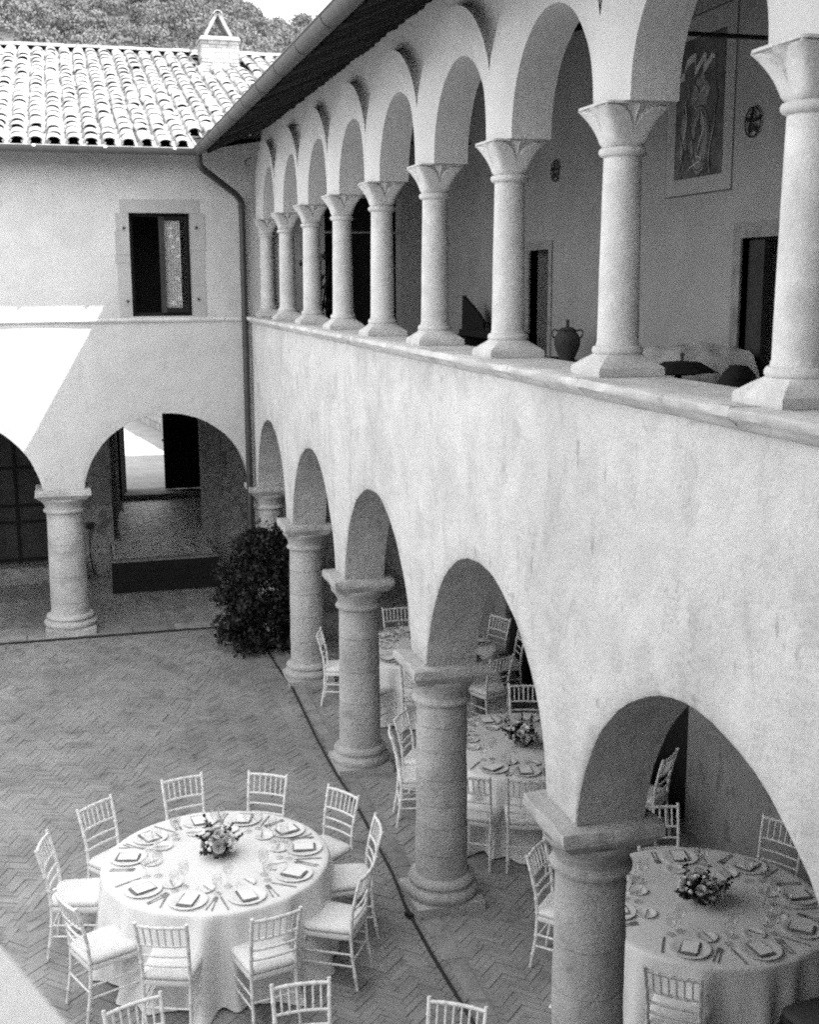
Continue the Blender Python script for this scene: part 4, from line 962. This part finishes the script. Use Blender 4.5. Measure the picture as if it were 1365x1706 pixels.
def setting(cx_, cy_, ang_, place, where, rs):
    zt = .7585; rd = Vector((math.cos(ang_), math.sin(ang_), 0)); tg = Vector((-rd.y, rd.x, 0)); C_ = Vector((cx_, cy_, zt)); rz = ang_+PI/2      # local +y points to the table centre
    def at(r, t, dz=0): return C_+rd*r+tg*t+Vector((0, 0, dz))
    ph = '%s, %s' % (place, where)
    item('dinner_plate', ME['plate'], 'white dinner plate at the %s' % ph, 'plate', at(.70, 0), 0, 'dinner plates')
    j = rs.gauss(0, .12)
    item('napkin', ME['napkin'], 'dark folded napkin at the %s' % ph, 'napkin', at(.70, .0, .0085), rz+j, 'dark napkins')
    item('menu_card', ME['card'], 'white menu card at the %s' % ph, 'menu card', at(.697, .004, .0215), rz+j+rs.gauss(0, .05), 'menu cards')
    item('fork', ME['fork'], 'outer steel fork at the %s' % ph, 'fork', at(.705, .205), rz+rs.gauss(0, .06), 'forks')
    item('fork', ME['fork'], 'inner steel fork at the %s' % ph, 'fork', at(.70, .178), rz+rs.gauss(0, .05), 'forks')
    item('knife', ME['knife'], 'steel knife at the %s' % ph, 'knife', at(.705, -.180), rz+rs.gauss(0, .05), 'knives')
    item('bread_plate', ME['bread_plate'], 'small white bread plate at the %s' % ph, 'plate', at(.50, .07+rs.gauss(0, .012)), 0, 'bread plates')
    item('butter_knife', ME['knife'], 'butter knife on the bread plate,  %s' % ph, 'knife', at(.50, .085, .011), rz+.9+rs.gauss(0, .3), 'butter knives').scale = (.62, .62, .62)
    item('wine_glass', ME['wine'], 'tall wine glass at the %s' % ph, 'wine glass', at(.49, -.09+rs.gauss(0, .01)), 0, 'wine glasses')
    item('water_glass', ME['water'], 'short stemmed water glass at the %s' % ph, 'water glass', at(.56, -.155+rs.gauss(0, .01)), 0, 'water glasses')
def rose_mesh():
    m = MB()
    for L_, (r0, h, k, tilt) in enumerate(((.010, .034, 3, .0), (.020, .036, 4, .15), (.030, .036, 5, .4), (.040, .032, 6, .75))):
        for i in range(k):
            a0 = 2*PI*i/k+L_*.7; P = []
            for u in range(5):
                a = a0+(u/4-.5)*2*PI/k*1.5; e = 1-(2*u/4-1)**2*.35
                P.append([((r0*.35+r0*.75*t_**.6+tilt*.010*t_*t_)*math.cos(a), (r0*.35+r0*.75*t_**.6+tilt*.010*t_*t_)*math.sin(a), -.012+h*t_*e+.002*math.sin(u*2+i)) for t_ in (0, .35, .7, 1)])
            m.grid(P)
    return m.mesh('rose', 'rose', 70)
def bud_mesh():
    return MB().lathe([(0, -.014), (.014, -.008), (.02, .004), (.016, .02), (.006, .028), (0, .029)], 12, cap=False).mesh('bud', 'rose', 60)
RM, BM = rose_mesh(), bud_mesh()
def bouquet(x, y, label, seed, nr, spread=.13, h=.19):
    rs = random.Random(seed); t = thing('flower_arrangement', label, 'flowers', (x, y, .7585), 0, 'flower centrepieces')
    MB().lathe([(0, 0), (.05, 0), (.058, .02), (.06, .07), (.055, .085), (.05, .085), (0, .06)], 20, cap=False).build('vase', 'napkin', t, 50)
    nq = []
    for k in range(nr):
        a = 2.4*k; q_ = (k+.5)/nr; th = 1.35*math.sqrt(q_); d = Vector((math.sin(th)*math.cos(a), math.sin(th)*math.sin(a), math.cos(th)))
        p = Vector((0, 0, .07))+Vector((d.x*spread, d.y*spread, d.z*(h-.06)))*(.88+.2*rs.random())
        o = link('rose' if k % 4 else 'bud', RM if k % 4 else BM, t); o.location = p; o.rotation_euler = d.to_track_quat('Z', 'Y').to_euler(); s_ = rs.uniform(.72, 1.08); o.scale = (s_,)*3
    for k in range(75):
        a = rs.uniform(0, 2*PI); th = rs.uniform(.2, 1.6); d = np.array([math.sin(th)*math.cos(a), math.sin(th)*math.sin(a), max(-.05, math.cos(th))])
        nq.append(leaves(np.array([0, 0, .06])+d*np.array([spread, spread, h-.06])*rs.uniform(.5, 1.08), .035, 10, .022, 1.0))
    for k in range(9):
        a = rs.uniform(0, 2*PI); 
        for j in range(6):
            rr = spread*(.8+.12*j)*(.6 if k % 3 == 0 else 1); nq.append(leaves((rr*math.cos(a), rr*math.sin(a), .09+.08*math.sin(k*1.7+.5)*.6+(.045 if k % 3 == 0 else .012)*j), .014, 4, .018, 1.0))
    link('foliage', quads_mesh('foliage', np.concatenate(nq), 'leaf'), t)
T1 = (-1.735, 9.05); T2 = (1.65, 7.36); T3 = (1.45, 10.65); T4 = (1.45, 14.05)
G1 = 'chairs round the courtyard table'; GA = 'chairs round the arcade tables'
table(*T1, 'courtyard table', 'round banquet tables', 1); table(*T2, 'nearest arcade table', 'round banquet tables', 2.3)
table(*T3, 'middle arcade table', 'round banquet tables', 4.1); table(*T4, 'farthest arcade table', 'round banquet tables', 5.2)
P1 = [(95, 'back place left of centre', 1.06), (64, 'back place right of centre', 1.06), (27, 'rear right place', 1.06), (-3, 'right-hand place', 1.04), (-39, 'front right corner place', 1.05), (-78, 'front place right of centre', 1.04),
      (-114, 'front place left of centre', 1.04), (-148, 'front left corner place', 1.06), (165, 'left-hand place', 1.10), (134, 'rear left place', 1.06)]
rs1 = random.Random(3)
jt = [.12, -.08, .10, -.05, .12, .0, .06, -.14, .05, -.06]
for (d, pl, r), j in zip(P1, jt):
    a = math.radians(d); chair(T1[0]+r*math.cos(a), T1[1]+r*math.sin(a), a+PI+j, 'white banquet chair at the %s of the courtyard table' % pl, G1)
    setting(T1[0], T1[1], a, pl, 'courtyard table', rs1)
bouquet(T1[0]+.03, T1[1]+.05, 'pale roses with dark leaves in the middle of the courtyard table', 5, 22)
P2 = [(-128, 'front place near the viewer', 1.03, 1), (140, 'place by the fourth column', 1.05, 1), (78, 'back place', 1.05, 1), (34, 'place by the wall', 1.06, 1), (-88, 'dim front place', 1.05, 0), (-50, 'right front place', 1.05, 0), (-10, 'right-hand place', 1.05, 0), (176, 'left-hand place', 1.05, 0)]
for (d, pl, r, c) in P2:
    a = math.radians(d)
    if c: chair(T2[0]+r*math.cos(a), T2[1]+r*math.sin(a), a+PI+rs1.gauss(0, .06), 'white banquet chair at the %s of the nearest arcade table' % pl, GA)
    setting(T2[0], T2[1], a, pl, 'nearest arcade table', rs1)
bouquet(T2[0]-.04, T2[1]+.02, 'pale roses and dark leaves on the nearest arcade table', 8, 20, .16, .17)
P3 = [(168, 'place by the third column', 1.02, 1), (145, 'rear left place', 1.0, 1), (-133, 'front left place', 1.02, 1), (-108, 'front right place', .98, 1), (66, 'back place', 1.06, 1), (-42, 'near right place', 1.22, 1), (100, 'back left place', 1.05, 0), (15, 'wall side place', 1.05, 0)]
for (d, pl, r, c) in P3:
    a = math.radians(d)
    if c: chair(T3[0]+r*math.cos(a), T3[1]+r*math.sin(a), a+PI+rs1.gauss(0, .06), 'white banquet chair at the %s of the middle arcade table' % pl, GA)
    setting(T3[0], T3[1], a, pl, 'middle arcade table', rs1)
bouquet(T3[0]-.02, T3[1]-.05, 'pale roses and dark leaves on the middle arcade table', 11, 20, .14, .20)
P4 = [(160, 'place by the second column', 1.07, 1), (92, 'back place', 1.05, 1), (22, 'wall side place', 1.0, 1), (-2, 'right-hand place', 1.02, 1), (-62, 'front right place', 1.05, 1), (-110, 'front place', 1.02, 1), (-145, 'front left place', 1.05, 1), (125, 'rear left place', 1.05, 0)]
for (d, pl, r, c) in P4:
    a = math.radians(d)
    if c: chair(T4[0]+r*math.cos(a), T4[1]+r*math.sin(a), a+PI+rs1.gauss(0, .06), 'white banquet chair at the %s of the farthest arcade table' % pl, GA)
    setting(T4[0], T4[1], a, pl, 'farthest arcade table', rs1)
bouquet(T4[0], T4[1], 'pale roses and dark leaves on the farthest arcade table', 13, 16)
dk = thing('banquet_chair', 'banquet chair with shade painted dark into it, front of the nearest arcade table', 'chair', (T2[0]+.24, T2[1]-1.13, .004), .12, GA)
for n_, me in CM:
    me2 = me.copy(); me2.materials.clear(); me2.materials.append(Mt['cushion_shaded' if n_ == 'seat_cushion' else 'wood_dark']); link(n_, me2, dk)  # same white chair, deep shade put into dark frame and cushion colours
# three chairs of the next table, cut by the bottom of the frame
for (x, y, f, lb) in ((-2.40, 6.70, -1.25, 'white banquet chair cut by the bottom edge at the left, nearest the parapet'), (-1.47, 6.62, -1.63, 'white banquet chair cut by the bottom edge in front of the courtyard table'), (-.72, 6.18, -2.15, 'white banquet chair cut by the bottom edge beside the black cable')):
    chair(x, y, f, lb, 'chairs along the bottom edge')

# ------------------------------------------------------------------ things in the loggia
LF = 3.85
bn = thing('low_bench', 'low dark wooden bench against the loggia wall under the jar', 'bench', (2.62, 12.5, LF))
MB().box(-.24, .24, -.9, .9, .46, .52).build('seat', 'wood_dark', bn)
for s in (-1, 1): MB().box(-.2, .2, s*.7-.03, s*.7+.03, 0, .46).build('leg', 'wood_dark', bn)
jr = thing('jar', 'dark two-handled terracotta jar with a lid on the loggia bench', 'jar', (2.5, 12.19, LF+.52), -1.97)
MB().lathe([(0, 0), (.07, 0), (.075, .012), (.085, .06), (.115, .13), (.138, .20), (.140, .25), (.125, .30), (.098, .33), (.09, .34), (.098, .352), (.10, .36), (0, .36)], 24, cap=False).build('body', 'terracotta_dark', jr, 50)
MB().lathe([(0, .36), (.085, .36), (.07, .378), (.02, .39), (.018, .45), (.022, .462), (0, .465)], 18, cap=False).build('lid', 'terracotta_dark', jr, 50)
for s in (-1, 1): MB().tube([(0, s*.095, .345), (0, s*.14, .362), (0, s*.165, .335), (0, s*.160, .295), (0, s*.128, .265)], .010, 6).build('handle', 'terracotta_dark', jr, 60)
sf = thing('draped_sofa', 'low sofa covered with a white dust sheet against the loggia wall', 'sofa', (2.3, 9.55, LF))
P = []
for i in range(25):
    a = i/24; yv = -.72+1.44*a; row = []
    for j in range(15):
        b_ = j/14; xv = .52-1.0*b_; e = max(0, 1-abs(yv/.74)**5); top = .84-.05*b_-.12*max(0, b_-.55)*2
        if b_ > .93: top *= .35
        if i in (0, 24): top *= .25
        row.append((xv+.02*nz(i*.7, j*.6), yv*(1.0 if top > .3 else 1.06)+.05*nz(j*.9, i*.5, 4), max(.02, top*(e**.35)+.03*nz(i*.6, j*.5, 7)+.008*math.sin(j*1.9+i*.8))))
    P.append(row)
MB().grid([r_[::-1] for r_ in P]).build('dust_sheet', 'sheet', sf, 70)
MB().box(-.42, .46, -.66, .66, 0, .58).build('frame', 'wood_dark', sf)
um = thing('black_umbrella', 'black umbrella lying spread on the white covered sofa', 'umbrella', (1.9, 8.5, LF+.715))
P = []
for i in range(17):
    a = 2*PI*i/16; P.append([(.02*math.cos(a), .02*math.sin(a), .07), (.14*math.cos(a), .14*math.sin(a), .06+.01*math.sin(8*a)), (.26*math.cos(a)*(1+.12*math.cos(8*a)), .26*math.sin(a)*(1+.12*math.cos(8*a)), -.015+.02*math.sin(8*a))])
MB().grid(P).build('canopy', 'wood_black', um, 60); MB().lathe([(.012, .06), (.014, .11), (.02, .12), (.0, .135)], 8, cap=False).build('tip', 'terracotta_dark', um)
st_ = thing('side_stand', 'small dark stand carrying the umbrella beside the white covered sofa', 'stand', (1.9, 8.55, LF))
MB().tube([(0, 0, 0), (0, 0, .69)], .03, 8).build('post', 'wood_black', st_); MB().lathe([(0, 0), (.2, 0), (.2, .03), (0, .04)], 16, cap=False).build('foot', 'wood_black', st_); MB().lathe([(0, .68), (.16, .68), (.16, .71), (0, .71)], 16, cap=False).build('top', 'wood_black', st_)
bg_ = thing('black_bag', 'black soft bag slumped beside the loggia door on the right', 'bag', (1.9, 7.68, LF+.0))
MB().lathe([(0, 0), (.14, 0), (.17, .15), (.165, .45), (.15, .62), (.12, .74), (.06, .80), (0, .805)], 16, jit=.05, cap=False).build('body', 'wood_black', bg_, 60)
MB().tube([(-.1, 0, .74), (-.06, -.12, .72), (.06, -.12, .72), (.1, 0, .74)], .012, 6).build('handle', 'wood_black', bg_)
ac = thing('wooden_armchair', 'dark wooden high-backed armchair in shadow between the loggia columns', 'armchair', (2.3, 15.6, LF), .15)
MB().box(-.28, .28, -.28, .28, .42, .48).build('seat', 'wood_black', ac)
MB().add([(.26, -.28, .48), (.26, .28, .48), (.34, .42, 1.20), (.34, .05, 1.02), (.30, -.28, .86), (.31, -.28, .48), (.31, .28, .48), (.39, .42, 1.20), (.39, .05, 1.02), (.35, -.28, .86)], [(0,1,2,3,4), (9,8,7,6,5), (0,5,6,1), (1,6,7,2), (2,7,8,3), (3,8,9,4), (4,9,5,0)]).build('backrest', 'wood_black', ac)
for sx in (-1, 1):
    for sy in (-1, 1): MB().tube([(sx*.25, sy*.25, 0), (sx*.25, sy*.25, .42)], .025, 8).build('leg', 'wood_black', ac)
for s in (-1, 1): MB().box(-.28, .28, s*.28-.03, s*.28+.03, .64, .69).build('armrest', 'wood_black', ac)
b2 = thing('long_table', 'long dark wooden table against the loggia wall beside the armchair', 'table', (2.55, 14.75, LF))
MB().box(-.25, .25, -.6, .6, .70, .78).build('tabletop', 'wood_black', b2)
for s in (-1, 1): MB().box(-.2, .2, s*.52-.04, s*.52+.04, 0, .70).build('leg', 'wood_black', b2)
pt = thing('bare_plant', 'thin dark leggy plant in a pot by the loggia end wall', 'plant', (.95, 18.1, LF))
MB().lathe([(0, 0), (.13, 0), (.17, .28), (.18, .30), (0, .28)], 16, cap=False).build('pot', 'terracotta_dark', pt, 50)
for k in range(8):
    a = random.uniform(0, 6.28); MB().tube([(0, 0, .28), (.06*math.cos(a), .06*math.sin(a), .8), (.15*math.cos(a), .10*math.sin(a), 1.3), (.24*math.cos(a+.4), .12*math.sin(a), 1.5+.5*random.random())], [.012, .01, .008, .004], 6).build('stem', 'wood_black', pt)
Q = [leaves((rng.normal()*.14, rng.normal()*.08, rng.uniform(.5, 1.9)), .06, 8, .04, 1) for _ in range(26)]
link('foliage', quads_mesh('foliage', np.concatenate(Q), 'leaf_bush'), pt)
